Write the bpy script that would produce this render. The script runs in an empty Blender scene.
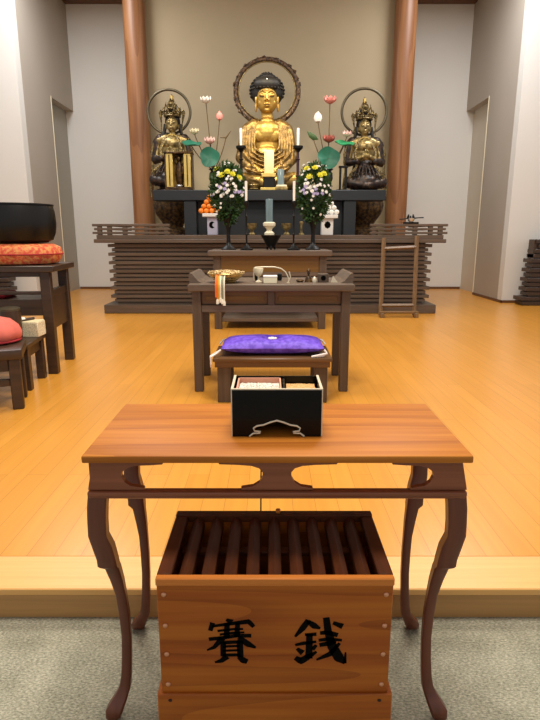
import bpy, bmesh, random
from math import sin, cos, pi, atan, radians, sqrt, atan2
from mathutils import Vector, Matrix
random.seed(7)
COL = bpy.context.scene.collection
H, HOR, F = 1.4, 235.0, 541.0
T = atan((360 - HOR) / F)
PF = 0.128                      # platform height

def ray(u, v):
    a = (u - 270) / F; b = (v - 360) / F
    return a, cos(T) - b * sin(T), -sin(T) - b * cos(T)
def PY(u, v, Y):                # measured image point -> world point at distance Y
    a, y, z = ray(u, v); k = Y / y
    return Vector((a * k, Y, H + z * k))
def ZY(v, Y): return PY(270, v, Y).z
def XY(u, v, Y): return PY(u, v, Y).x

# ------------------------------------------------------------------ mesh helper
class MB:
    def __init__(s): s.bm = bmesh.new()
    def box(s, x0, x1, y0, y1, z0, z1, bev=0, seg=1, rot=None):
        c = Vector(((x0+x1)/2, (y0+y1)/2, (z0+z1)/2))
        t = bmesh.new()
        bmesh.ops.create_cube(t, size=1)
        bmesh.ops.scale(t, vec=(abs(x1-x0), abs(y1-y0), abs(z1-z0)), verts=t.verts)
        if bev: bmesh.ops.bevel(t, geom=t.edges[:], offset=bev, segments=seg, affect='EDGES', profile=.5)
        if rot: bmesh.ops.rotate(t, cent=(0, 0, 0), matrix=rot, verts=t.verts)
        bmesh.ops.translate(t, vec=c, verts=t.verts)
        return s._merge(t)
    def _merge(s, t):
        m = bpy.data.meshes.new('tmp'); t.to_mesh(m); t.free(); s.bm.from_mesh(m); bpy.data.meshes.remove(m); return s
    def cyl(s, p0, p1, r0, r1=None, n=20):
        return s.tube([p0, p1], [r0, r0 if r1 is None else r1], n)
    def tube(s, pts, rad, n=8, cap=True, flat=1.0):
        pts = [Vector(p) for p in pts]
        if not isinstance(rad, (list, tuple)): rad = [rad]*len(pts)
        rings = []; up = None
        for i, p in enumerate(pts):
            d = (pts[min(i+1, len(pts)-1)] - pts[max(i-1, 0)])
            d = d.normalized() if d.length > 1e-9 else Vector((0, 0, 1))
            if up is None:
                ref = Vector((0, 1, 0)) if abs(d.y) < .9 else Vector((1, 0, 0))
            else: ref = up
            a = ref - d * ref.dot(d)
            if a.length < 1e-6: a = d.orthogonal()
            a.normalize(); up = a; b = d.cross(a)
            rings.append([s.bm.verts.new(p + (a*cos(2*pi*k/n)*flat + b*sin(2*pi*k/n)) * rad[i]) for k in range(n)])
        for r0, r1 in zip(rings, rings[1:]):
            for k in range(n): s.bm.faces.new((r0[k], r0[(k+1) % n], r1[(k+1) % n], r1[k]))
        if cap:
            s.bm.faces.new(rings[0][::-1]); s.bm.faces.new(rings[-1])
        return s
    def lathe(s, prof, c=(0, 0, 0), n=32, sx=1, sy=1):
        c = Vector(c); rings = []
        for r, z in prof:
            if r < 1e-5: rings.append([s.bm.verts.new(c + Vector((0, 0, z)))])
            else: rings.append([s.bm.verts.new(c + Vector((r*sx*cos(2*pi*k/n), r*sy*sin(2*pi*k/n), z))) for k in range(n)])
        for a, b in zip(rings, rings[1:]):
            for k in range(n):
                if len(a) == 1 and len(b) == 1: continue
                if len(a) == 1: s.bm.faces.new((a[0], b[(k+1) % n], b[k]))
                elif len(b) == 1: s.bm.faces.new((a[k], a[(k+1) % n], b[0]))
                else: s.bm.faces.new((a[k], a[(k+1) % n], b[(k+1) % n], b[k]))
        if len(rings[0]) > 1: s.bm.faces.new(rings[0][::-1])
        if len(rings[-1]) > 1: s.bm.faces.new(rings[-1])
        return s
    def ell(s, c, r, n=16, rot=None):
        t = bmesh.new(); bmesh.ops.create_uvsphere(t, u_segments=n, v_segments=max(6, n*2//3), radius=1)
        r = (r, r, r) if not isinstance(r, (tuple, list)) else r
        bmesh.ops.scale(t, vec=r, verts=t.verts)
        if rot: bmesh.ops.rotate(t, cent=(0, 0, 0), matrix=rot, verts=t.verts)
        bmesh.ops.translate(t, vec=Vector(c), verts=t.verts)
        return s._merge(t)
    def cap(s, p0, p1, r0, r1=None, n=14):
        r1 = r0 if r1 is None else r1
        s.cyl(p0, p1, r0, r1, n); s.ell(p0, r0, n); s.ell(p1, r1, n); return s
    def prism(s, poly, axis, a, b):
        # poly: 2D points; axis 'y' -> (x,z) extruded in y ; 'x' -> (y,z) ; 'z' -> (x,y)
        def P(p, t):
            return {'y': (p[0], t, p[1]), 'x': (t, p[0], p[1]), 'z': (p[0], p[1], t)}[axis]
        A = [s.bm.verts.new(P(p, a)) for p in poly]; B = [s.bm.verts.new(P(p, b)) for p in poly]
        n = len(poly)
        try: s.bm.faces.new(A); s.bm.faces.new(B[::-1])
        except ValueError: pass
        for i in range(n): s.bm.faces.new((A[i], B[i], B[(i+1) % n], A[(i+1) % n]))
        return s
    def torus(s, c, R, r, n=48, m=10, sx=1, sz=1, a0=0, a1=2*pi, plane='xz'):
        c = Vector(c); full = abs(a1-a0-2*pi) < 1e-6; pts = []
        k = n if full else n+1
        rings = []
        for i in range(k):
            th = a0 + (a1-a0)*i/n
            e = Vector((cos(th)*sx, 0, sin(th)*sz)) if plane == 'xz' else Vector((cos(th)*sx, sin(th)*sz, 0))
            w = Vector((0, 1, 0)) if plane == 'xz' else Vector((0, 0, 1))
            rings.append([s.bm.verts.new(c + e*R + (e.normalized()*cos(2*pi*j/m) + w*sin(2*pi*j/m))*r) for j in range(m)])
        for i in range(n if full else n):
            A = rings[i]; B = rings[(i+1) % k]
            for j in range(m): s.bm.faces.new((A[j], A[(j+1) % m], B[(j+1) % m], B[j]))
        return s
    def quad(s, *p):
        s.bm.faces.new([s.bm.verts.new(Vector(q)) for q in p]); return s
    def build(s, name, mat, parent=None, smooth=True, loc=None, voxel=None, smoothit=0, kind=None, bev=0):
        bmesh.ops.recalc_face_normals(s.bm, faces=s.bm.faces[:])
        off = Vector(loc) if loc is not None else (rootloc(parent) if parent else Vector((0, 0, 0)))
        bmesh.ops.translate(s.bm, vec=-off, verts=s.bm.verts)
        me = bpy.data.meshes.new(name); s.bm.to_mesh(me); s.bm.free()
        if voxel or bev:
            o = bpy.data.objects.new('tmp', me); COL.objects.link(o)
            if voxel:
                m = o.modifiers.new('r', 'REMESH'); m.mode = 'VOXEL'; m.voxel_size = voxel
                if smoothit:
                    m = o.modifiers.new('s', 'SMOOTH'); m.iterations = smoothit; m.factor = .5
            if bev:
                m = o.modifiers.new('b', 'BEVEL'); m.width = bev; m.segments = 2; m.limit_method = 'ANGLE'; m.angle_limit = radians(40)
            dg = bpy.context.evaluated_depsgraph_get(); dg.update()
            m2 = bpy.data.meshes.new_from_object(o.evaluated_get(dg))
            bpy.data.objects.remove(o); bpy.data.meshes.remove(me); me = m2; me.name = name
        me.materials.clear(); me.materials.append(mat)
        if smooth:
            me.polygons.foreach_set('use_smooth', [True]*len(me.polygons))
            if not voxel: me.set_sharp_from_angle(angle=radians(38))
        o = bpy.data.objects.new(name, me); COL.objects.link(o)
        if parent: o.parent = parent
        elif loc is not None: o.location = loc
        if kind: o['kind'] = kind
        return o

ROOT = {}
def rootloc(o):
    while o.parent: o = o.parent
    return Vector(o.location)
def tag(o, label, cat, group=None):
    o['label'] = label; o['category'] = cat
    if group: o['group'] = group
    return o
def thing(name, label, cat, loc, group=None):
    o = bpy.data.objects.new(name, None); COL.objects.link(o)
    o.location = loc; o.empty_display_size = .05
    return tag(o, label, cat, group)
def spin(o, th, px, py):          # turn a finished thing about the vertical through (px, py)
    p = Vector((px, py, 0)); o.location = p + Matrix.Rotation(th, 3, 'Z') @ (Vector(o.location) - p); o.rotation_euler.z = th
def dup(o, loc, label=None, rz=0):
    r = o.copy(); COL.objects.link(r); r.location = loc; r.rotation_euler = (0, 0, rz)
    if label: r['label'] = label
    for c in list(o.children):
        d = c.copy(); COL.objects.link(d); d.parent = r
        for e in list(c.children):
            g = e.copy(); COL.objects.link(g); g.parent = d
    return r

# ------------------------------------------------------------------ materials
def lin(h):
    h = h.lstrip('#'); c = [int(h[i:i+2], 16)/255 for i in (0, 2, 4)]
    return tuple(x/12.92 if x <= .04045 else ((x+.055)/1.055)**2.4 for x in c) + (1,)
def newmat(name):
    m = bpy.data.materials.new(name); m.use_nodes = True
    nt = m.node_tree; return m, nt, nt.nodes, nt.links, nt.nodes['Principled BSDF']
def plain(name, c, rough=.5, metal=0, var=0, scale=8, bump=0, bscale=60, spec=.5, coat=0):
    m, nt, N, L, B = newmat(name)
    B.inputs['Roughness'].default_value = rough; B.inputs['Metallic'].default_value = metal
    B.inputs['Specular IOR Level'].default_value = spec
    B.inputs['Coat Weight'].default_value = coat
    tc = N.new('ShaderNodeTexCoord')
    nz = N.new('ShaderNodeTexNoise'); nz.inputs['Scale'].default_value = scale; nz.inputs['Detail'].default_value = 5
    L.new(tc.outputs['Object'], nz.inputs['Vector'])
    rp = N.new('ShaderNodeValToRGB'); c = lin(c)
    rp.color_ramp.elements[0].position = .3; rp.color_ramp.elements[1].position = .7
    rp.color_ramp.elements[0].color = tuple(x*(1-var) for x in c[:3]) + (1,)
    rp.color_ramp.elements[1].color = tuple(min(1, x*(1+var)) for x in c[:3]) + (1,)
    L.new(nz.outputs['Fac'], rp.inputs['Fac']); L.new(rp.outputs['Color'], B.inputs['Base Color'])
    if bump:
        n2 = N.new('ShaderNodeTexNoise'); n2.inputs['Scale'].default_value = bscale; n2.inputs['Detail'].default_value = 4
        L.new(tc.outputs['Object'], n2.inputs['Vector'])
        b = N.new('ShaderNodeBump'); b.inputs['Strength'].default_value = bump; b.inputs['Distance'].default_value = .01
        L.new(n2.outputs['Fac'], b.inputs['Height']); L.new(b.outputs['Normal'], B.inputs['Normal'])
    return m
def wood(name, c1, c2, axis='X', rough=.4, fine=30, lng=1.5, rings=0, spec=.5, c3=None):
    m, nt, N, L, B = newmat(name)
    B.inputs['Roughness'].default_value = rough; B.inputs['Specular IOR Level'].default_value = spec
    tc = N.new('ShaderNodeTexCoord'); mp = N.new('ShaderNodeMapping')
    sc = [fine, fine, fine]; sc['XYZ'.index(axis)] = lng
    mp.inputs['Scale'].default_value = sc
    L.new(tc.outputs['Object'], mp.inputs['Vector'])
    nz = N.new('ShaderNodeTexNoise'); nz.inputs['Scale'].default_value = 1; nz.inputs['Detail'].default_value = 6
    nz.inputs['Distortion'].default_value = .6
    L.new(mp.outputs['Vector'], nz.inputs['Vector'])
    rp = N.new('ShaderNodeValToRGB')
    rp.color_ramp.elements[0].position = .32; rp.color_ramp.elements[1].position = .68
    rp.color_ramp.elements[0].color = lin(c1); rp.color_ramp.elements[1].color = lin(c2)
    L.new(nz.outputs['Fac'], rp.inputs['Fac'])
    out = rp.outputs['Color']
    if rings:
        mp2 = N.new('ShaderNodeMapping'); s2 = [rings]*3; s2['XYZ'.index(axis)] = rings*.12
        mp2.inputs['Scale'].default_value = s2; L.new(tc.outputs['Object'], mp2.inputs['Vector'])
        n3 = N.new('ShaderNodeTexNoise'); n3.inputs['Scale'].default_value = .35; n3.inputs['Detail'].default_value = 1
        L.new(mp2.outputs['Vector'], n3.inputs['Vector'])
        ma = N.new('ShaderNodeMath'); ma.operation = 'MULTIPLY'; ma.inputs[1].default_value = 14
        fr = N.new('ShaderNodeMath'); fr.operation = 'FRACT'
        L.new(n3.outputs['Fac'], ma.inputs[0]); L.new(ma.outputs[0], fr.inputs[0])
        r2 = N.new('ShaderNodeValToRGB'); r2.color_ramp.elements[0].color = (1, 1, 1, 1)
        r2.color_ramp.elements[0].position = .45; r2.color_ramp.elements[1].position = 1
        r2.color_ramp.elements[1].color = (.68, .58, .5, 1)
        L.new(fr.outputs[0], r2.inputs['Fac'])
        mx = N.new('ShaderNodeMixRGB'); mx.blend_type = 'MULTIPLY'; mx.inputs['Fac'].default_value = .75
        L.new(out, mx.inputs['Color1']); L.new(r2.outputs['Color'], mx.inputs['Color2']); out = mx.outputs['Color']
    L.new(out, B.inputs['Base Color'])
    bp = N.new('ShaderNodeBump'); bp.inputs['Strength'].default_value = .08; bp.inputs['Distance'].default_value = .005
    L.new(nz.outputs['Fac'], bp.inputs['Height']); L.new(bp.outputs['Normal'], B.inputs['Normal'])
    return m
def plankfloor(name, c1, c2, c3, rough):
    m, nt, N, L, B = newmat(name)
    tc = N.new('ShaderNodeTexCoord'); mp = N.new('ShaderNodeMapping')
    mp.inputs['Rotation'].default_value = (0, 0, pi/2)
    L.new(tc.outputs['Object'], mp.inputs['Vector'])
    br = N.new('ShaderNodeTexBrick'); br.inputs['Scale'].default_value = 1
    br.inputs['Brick Width'].default_value = 1.82; br.inputs['Row Height'].default_value = .11
    br.inputs['Mortar Size'].default_value = .0012; br.inputs['Mortar Smooth'].default_value = .3
    br.inputs['Color1'].default_value = lin(c1); br.inputs['Color2'].default_value = lin(c2); br.inputs['Mortar'].default_value = lin(c3)
    L.new(mp.outputs['Vector'], br.inputs['Vector'])
    m2 = N.new('ShaderNodeMapping'); m2.inputs['Scale'].default_value = (28, 1.4, 1); L.new(tc.outputs['Object'], m2.inputs['Vector'])
    nz = N.new('ShaderNodeTexNoise'); nz.inputs['Scale'].default_value = 1; nz.inputs['Detail'].default_value = 6
    L.new(m2.outputs['Vector'], nz.inputs['Vector'])
    rp = N.new('ShaderNodeValToRGB'); rp.color_ramp.elements[0].position = .3; rp.color_ramp.elements[1].position = .7
    rp.color_ramp.elements[0].color = (.88, .87, .85, 1); rp.color_ramp.elements[1].color = (1, 1, 1, 1)
    L.new(nz.outputs['Fac'], rp.inputs['Fac'])
    mx = N.new('ShaderNodeMixRGB'); mx.blend_type = 'MULTIPLY'; mx.inputs['Fac'].default_value = .8
    L.new(br.outputs['Color'], mx.inputs['Color1']); L.new(rp.outputs['Color'], mx.inputs['Color2'])
    L.new(mx.outputs['Color'], B.inputs['Base Color'])
    B.inputs['Roughness'].default_value = rough
    return m
def carpet(name):
    m, nt, N, L, B = newmat(name)
    tc = N.new('ShaderNodeTexCoord'); mp = N.new('ShaderNodeMapping'); mp.inputs['Scale'].default_value = (95, 190, 1)
    L.new(tc.outputs['Object'], mp.inputs['Vector'])
    nz = N.new('ShaderNodeTexNoise'); nz.inputs['Scale'].default_value = 1; nz.inputs['Detail'].default_value = 3; nz.inputs['Roughness'].default_value = .7
    L.new(mp.outputs['Vector'], nz.inputs['Vector'])
    n2 = N.new('ShaderNodeTexNoise'); n2.inputs['Scale'].default_value = 7; n2.inputs['Detail'].default_value = 5
    L.new(tc.outputs['Object'], n2.inputs['Vector'])
    ad = N.new('ShaderNodeMath'); ad.operation = 'MULTIPLY_ADD'; ad.inputs[1].default_value = .3
    L.new(n2.outputs['Fac'], ad.inputs[0]); L.new(nz.outputs['Fac'], ad.inputs[2])
    rp = N.new('ShaderNodeValToRGB'); e = rp.color_ramp.elements
    e[0].position = .46; e[0].color = lin('#68675a'); e[1].position = .84; e[1].color = lin('#b8b4a2')
    k = e.new(.65); k.color = lin('#92907e')
    L.new(ad.outputs[0], rp.inputs['Fac']); L.new(rp.outputs['Color'], B.inputs['Base Color'])
    B.inputs['Roughness'].default_value = .95; B.inputs['Specular IOR Level'].default_value = .1
    bp = N.new('ShaderNodeBump'); bp.inputs['Strength'].default_value = .5; bp.inputs['Distance'].default_value = .006
    L.new(nz.outputs['Fac'], bp.inputs['Height']); L.new(bp.outputs['Normal'], B.inputs['Normal'])
    return m
def twotone(name, c1, c2, scale, rough=.5, metal=0, lo=.45, hi=.55, kind='noise'):
    m, nt, N, L, B = newmat(name)
    tc = N.new('ShaderNodeTexCoord')
    if kind == 'voro':
        nz = N.new('ShaderNodeTexVoronoi'); out = 'Distance'
    else:
        nz = N.new('ShaderNodeTexNoise'); nz.inputs['Detail'].default_value = 4; out = 'Fac'
    nz.inputs['Scale'].default_value = scale
    L.new(tc.outputs['Object'], nz.inputs['Vector'])
    rp = N.new('ShaderNodeValToRGB'); e = rp.color_ramp.elements
    e[0].position = lo; e[0].color = lin(c1); e[1].position = hi; e[1].color = lin(c2)
    L.new(nz.outputs[out], rp.inputs['Fac']); L.new(rp.outputs['Color'], B.inputs['Base Color'])
    B.inputs['Roughness'].default_value = rough; B.inputs['Metallic'].default_value = metal
    bp = N.new('ShaderNodeBump'); bp.inputs['Strength'].default_value = .25; bp.inputs['Distance'].default_value = .006
    L.new(nz.outputs[out], bp.inputs['Height']); L.new(bp.outputs['Normal'], B.inputs['Normal'])
    return m

M = dict(
 floor=plankfloor('floor_planks', '#d8973c', '#d19035', '#a26824', .28),
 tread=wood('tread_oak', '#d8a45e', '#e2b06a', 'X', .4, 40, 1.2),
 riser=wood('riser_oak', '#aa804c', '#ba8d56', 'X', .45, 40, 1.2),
 carpet=carpet('carpet_loop'),
 white=plain('white_plaster', '#dcdad4', .85, var=.01, scale=2, bump=.03, bscale=90),
 beige=plain('beige_plaster', '#a99a7d', .85, var=.015, scale=2, bump=.03, bscale=90),
 taupe=plain('taupe_plaster', '#aea497', .85, var=.015, scale=2, bump=.03, bscale=90),
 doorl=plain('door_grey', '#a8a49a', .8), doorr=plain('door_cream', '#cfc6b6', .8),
 ceil=plain('ceiling_board', '#cfc9bd', .9),
 base=wood('baseboard_wood', '#5b3a22', '#6e482b', 'X', .5),
 column=wood('column_cedar', '#80532f', '#96673f', 'Z', .45, 14, .7, rings=4),
 table=wood('table_zelkova', '#a8621e', '#bb7628', 'X', .46, 45, 1.6, rings=6, spec=.2),
 tleg=wood('table_leg_wood', '#5c2f1e', '#6e3a25', 'Z', .35, 40, 2),
 tapron=wood('table_apron_wood', '#7a4227', '#8c5033', 'X', .35, 45, 1.6),
 obox=wood('box_cedar', '#984c12', '#b0651c', 'X', .45, 40, 1.2, rings=12, spec=.3),
 oslat=wood('box_slat_wood', '#42200d', '#582a10', 'Y', .5, 40, 1.5, spec=.25),
 orail=wood('box_rail_cedar', '#b5661f', '#cc7a2c', 'X', .45, 40, 1.5),
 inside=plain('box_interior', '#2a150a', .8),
 copper=plain('copper_stud', '#d29a78', .35, metal=.7),
 ink=plain('ink', '#0a0807', .85, spec=.05),
 black=plain('black_lacquer', '#050404', .25, spec=.22),
 trimgold=plain('pale_gold_line', '#d8cdb4', .4, metal=.2),
 darkw=wood('dark_altar_wood', '#544538', '#685749', 'X', .5, 30, 1.2),
 darkz=wood('dark_leg_wood', '#4a3a2c', '#5c4a3a', 'Z', .5, 30, 1.2),
 bench=wood('bench_wood', '#5c3f22', '#71502e', 'X', .4, 35, 1.2),
 stand=wood('dark_stand_wood', '#34251a', '#453122', 'X', .4, 30, 1.2),
 panel=wood('ochre_panel', '#5f4216', '#74531e', 'X', .4, 20, 1.0),
 slate=plain('slate_lacquer', '#22262a', .4, var=.06, scale=4),
 gold=twotone('old_gold', '#8c6a2c', '#c7a04a', 14, .36, .7, .3, .62),
 goldface=twotone('bright_gold', '#a8813a', '#c9a656', 10, .36, .65, .3, .7),
 goldrobe=twotone('robe_gold', '#54401f', '#9a7a42', 12, .4, .65, .3, .65),
 bronze=twotone('dark_bronze', '#2e2017', '#6f522a', 20, .42, .55, .4, .68),
 goldlite=plain('light_gold', '#e6c873', .3, metal=.6, var=.1),
 bodgold=twotone('bodhisattva_gold', '#6a5a38', '#b8a26a', 16, .38, .6, .35, .7),
 crown=twotone('crown_gilt', '#3a2f1c', '#94804f', 40, .4, .55, .4, .66),
 hair=plain('dark_hair', '#17130f', .55),
 darkrobe=twotone('dark_robe', '#1a1210', '#4a3320', 18, .45, .35, .45, .7),
 halo=twotone('halo_carved', '#33251b', '#6a5036', 30, .5, .3, .4, .6),
 halob=plain('halo_bronze', '#5c5544', .4, metal=.6),
 ivory=plain('ivory', '#ece2c4', .5),
 cream=plain('cream_tablet', '#e3dcae', .4),
 glass=plain('grey_glass', '#6f8287', .15, var=.05),
 white2=plain('white_paint', '#e8e6e2', .5),
 lav=plain('lavender_stand', '#b4b2c6', .5),
 candle=plain('wax', '#efe6da', .5),
 iron=plain('black_iron', '#0a0908', .45, spec=.3),
 purplestem=plain('aubergine_lacquer', '#2c1022', .35),
 orange=plain('tangerine_peel', '#f08415', .45, var=.06, bump=.15, bscale=140),
 stalk=plain('green_calyx', '#4d6a24', .6),
 mochi=plain('white_sweet', '#eceae2', .6),
 leaf=plain('leaf_green', '#2b4a1a', .6, var=.4, scale=25),
 lotusleaf=plain('lotus_leaf', '#1d6a54', .5, var=.12, scale=20),
 lotusleaf2=plain('lotus_leaf_bright', '#258a58', .5, var=.12, scale=20),
 stem=plain('stem_brown', '#5d4a2c', .6),
 fwhite=plain('petal_white', '#f3efe8', .6),
 fyellow=plain('petal_yellow', '#e2d832', .6),
 fpurple=plain('petal_lilac', '#bdb0d6', .6),
 fpink=plain('petal_pink', '#e99a92', .6),
 fred=plain('petal_red', '#d9503e', .6),
 frose=plain('petal_dusky', '#b5665a', .6),
 fblush=plain('petal_blush', '#f0cfc8', .6),
 purple=twotone('purple_brocade', '#5f3cc0', '#7d5be0', 30, .6, 0, .4, .6),
 tassel=plain('tassel_white', '#eee6e2', .8),
 brocade=twotone('orange_brocade', '#cf5038', '#dd9a58', 34, .6, .05, .42, .62),
 bell=plain('black_bronze_bell', '#0f0d0c', .36, metal=.3, bump=.05, bscale=30),
 redcloth=plain('salmon_cloth', '#d2695a', .75, var=.14, scale=9),
 crimson=plain('crimson_cloth', '#a11c26', .7),
 wicker=twotone('woven_paper', '#a89878', '#e4d9b8', 150, .8, 0, .3, .45, 'voro'),
 paper=plain('cream_paper', '#e6d6ab', .7),
 gilt=plain('gilt_wire', '#d8b874', .3, metal=.8),
 beads=twotone('pale_beads', '#8f6a38', '#ecd6a0', 70, .5, .2, .42, .58),
 rosewood=plain('tray_rose', '#d99a7e', .5),
 ash=twotone('incense_ash', '#8d867c', '#e6dfd2', 220, .95, 0, .35, .6),
 grain=twotone('incense_grain', '#a8783c', '#dcb278', 260, .95, 0, .35, .6),
 cordO=plain('cord_orange', '#e8762a', .7), cordW=plain('cord_white', '#e9e2cf', .7), cordG=plain('cord_sage', '#8a8a6c', .7), cordY=plain('cord_yellow', '#d8b13a', .7),
 frame=wood('stand_frame_wood', '#6e5334', '#876844', 'Z', .45, 40, 1.2),
 steel=plain('steel', '#cfd4da', .25, metal=.7),
)

# ------------------------------------------------------------------ the room
def struct(name, mb, mat, smooth=False):
    o = mb.build(name, mat, smooth=smooth); o['kind'] = 'structure'; return o
YS = 1.765                       # front of the platform
CZ = 6.36
struct('floor', MB().box(-9, 9, -3, YS+.05, -.1, 0), M['carpet'])
struct('raised_floor', MB().box(-9, 9, YS+.2, 13.4, -.05, PF), M['floor'])
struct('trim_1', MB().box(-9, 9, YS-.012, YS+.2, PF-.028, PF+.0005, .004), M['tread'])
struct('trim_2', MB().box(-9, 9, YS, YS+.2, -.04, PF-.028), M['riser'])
struct('ceiling', MB().box(-9, 9, -3, 13.4, CZ, CZ+.1), M['ceil'])
struct('trim_3', MB().box(-4.7, 4.7, 13.0, 13.2, CZ-.07, CZ-.001), M['base'])
# white rear wall with the beige alcove panel between the columns
struct('wall_back', MB().box(-4.72, 4.72, 13.2, 13.4, PF, CZ), M['white'])
struct('wall_alcove', MB().box(-2.62, 2.62, 11.55, 13.2, PF, CZ), M['beige'])
ZD = ZY(97, 11.9)
for sgn, nm in ((-1, 'left'), (1, 'right')):
    X = lambda a, b: (min(sgn*a, sgn*b), max(sgn*a, sgn*b))
    a, b = X(4.45, 4.9)
    w = MB(); w.box(a, b, 10.6, 11.9, PF, CZ)
    w.box(a, b, 11.9, 13.2, ZD, CZ)
    struct('wall_%s' % nm, w, M['taupe'])
    a, b = X(4.452, 9)
    struct('wall_front_%s' % nm, MB().box(a, b, 10.4, 10.6, PF, CZ), M['white'])
    a, b = X(4.62, 4.68)
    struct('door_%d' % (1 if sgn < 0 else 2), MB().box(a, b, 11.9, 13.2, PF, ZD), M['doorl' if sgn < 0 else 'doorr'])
    a, b = X(4.44, 4.64)
    struct('trim_%d' % (4 if sgn < 0 else 5), MB().box(a, b, 11.885, 11.91, PF, ZD+.02), M['ivory'])
    a, b = X(4.43, 9)
    struct('baseboard_front_%s' % nm, MB().box(a, b, 10.38, 10.4, PF, PF+.05), M['base'])
    a, b = X(4.43, 4.452)
    struct('baseboard_%s' % nm, MB().box(a, b, 10.38, 11.88, PF, PF+.05), M['base'])
    a, b = X(2.64, 4.6)
    struct('baseboard_back_%s' % nm, MB().box(a, b, 13.17, 13.2, PF, PF+.05), M['base'])
    struct('column_%s' % nm, MB().lathe([(.205, PF), (.205, CZ)], (sgn*2.55, 11.34, 0), 40), M['column'], True)

# ------------------------------------------------------------------ altar dais
def slat_wall(mb, x0, x1, y0, y1, z0, z1, n, jut=.055, gap=.4):
    p = (z1 - z0)/n
    for i in range(n):
        z = z0 + i*p; j = jut if i % 2 else 0
        mb.box(x0 - j, x1 + j, y0 - (.03 if i % 2 else 0), y1, z + p*gap*.5, z + p*(1-gap*.5), .004)
    return mb
AZ = 1.4
alt = thing('altar_dais', 'wide dark slatted wooden altar dais with stepped ends and low railings', 'altar', (0, 9, PF))
MB().box(-2.75, 2.75, 8.93, 11.1, PF, PF+.145, .01).build('plinth', M['darkw'], alt)
MB().box(-2.56, 2.56, 9.1, 11.0, PF+.145, 1.3).build('core', M['darkw'], alt, smooth=False)
s = MB(); slat_wall(s, -2.6, 2.6, 9.07, 9.2, PF+.17, 1.265, 14, .055, .26); s.build('slats', M['darkw'], alt)
for sx in (-1, 1):
    s = MB()
    p = (1.265-PF-.17)/14
    for i in range(14):
        z = PF+.17+i*p; j = .06 if i % 2 else 0
        s.box(sx*2.5, sx*(2.6+j), 9.21, 11.0, z+p*.13, z+p*.87, .004)
    s.build('side_slats', M['darkw'], alt)
MB().box(-2.84, 2.84, 8.92, 11.1, 1.275, 1.335, .006).box(-2.8, 2.8, 8.95, 11.08, 1.335, AZ, .004).build('top_board', M['darkw'], alt)
for sx, lb in ((-1, 'low stepped wooden railing on the left corner of the dais'), (1, 'low stepped wooden railing on the right corner of the dais')):
    rl = thing('altar_railing', lb, 'railing', (sx*2.3, 9.02, AZ), 'railings on the dais')
    a, b = sorted((sx*1.62, sx*2.84))
    for k, (z0, z1) in enumerate(((AZ+.015, AZ+.05), (AZ+.075, AZ+.11), (AZ+.135, AZ+.175))):
        j = .03 if k % 2 == 0 else 0
        MB().box(a - (j if sx < 0 else 0), b + (j if sx > 0 else 0), 8.98, 9.06, z0, z1, .005).build('rail', M['darkw'], rl)
        c, d = sorted((sx*2.7, sx*2.78))
        MB().box(c, d, 9.06, 10.9, z0+.006, z1-.006, .005).build('side_rail', M['darkw'], rl)
    for px in (1.68, 2.0, 2.35, 2.6, 2.76):
        MB().box(sx*px-.035, sx*px+.035, 8.99, 9.05, AZ, AZ+.135, .004).build('rail_block', M['darkw'], rl)

# upper slate table on the dais
UT = ZY(190, 9.6); UB = ZY(200.5, 9.6)
ut = thing('altar_table', 'long slate grey lacquered table standing on the altar dais before the statues', 'table', (0, 9.78, AZ))
MB().box(-1.99, 1.97, 9.58, 9.93, UB, UT, .008).build('tabletop', M['slate'], ut)
for x in (-1.37, 1.37):
    MB().box(x-.105, x+.105, 9.62, 9.9, AZ, UB, .006).build('leg', M['slate'], ut)
MB().box(-1.265, 1.265, 9.84, 9.88, AZ, UB-.001, .004).build('back_panel_or_shade', M['slate'], ut)  # added dark sheet: stands for the shade under the table's open back

# ------------------------------------------------------------------ statues
S = .0178
def petals(mb, c, R, n, h, out, w, z0, thick=.012, tilt=1):
    for k in range(n):
        a = 2*pi*k/n; e = Vector((cos(a), sin(a), 0)); t = Vector((-sin(a), cos(a), 0))
        pts = []
        for i in range(6):
            f = i/5; p = Vector(c) + e*(R + out*(f**1.5)) + Vector((0, 0, z0 + h*f))
            pts.append((p, w*(sin(pi*(.25+.75*f))**.7 if f < 1 else .02)))
        for (p0, w0), (p1, w1) in zip(pts, pts[1:]):
            for o in (0,):
                mb.quad(p0 - t*w0, p0 + t*w0, p1 + t*w1, p1 - t*w1)
                q0 = p0 - e*thick; q1 = p1 - e*thick
                mb.quad(q0 + t*w0, q0 - t*w0, q1 - t*w1, q1 + t*w1)
    return mb

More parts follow.
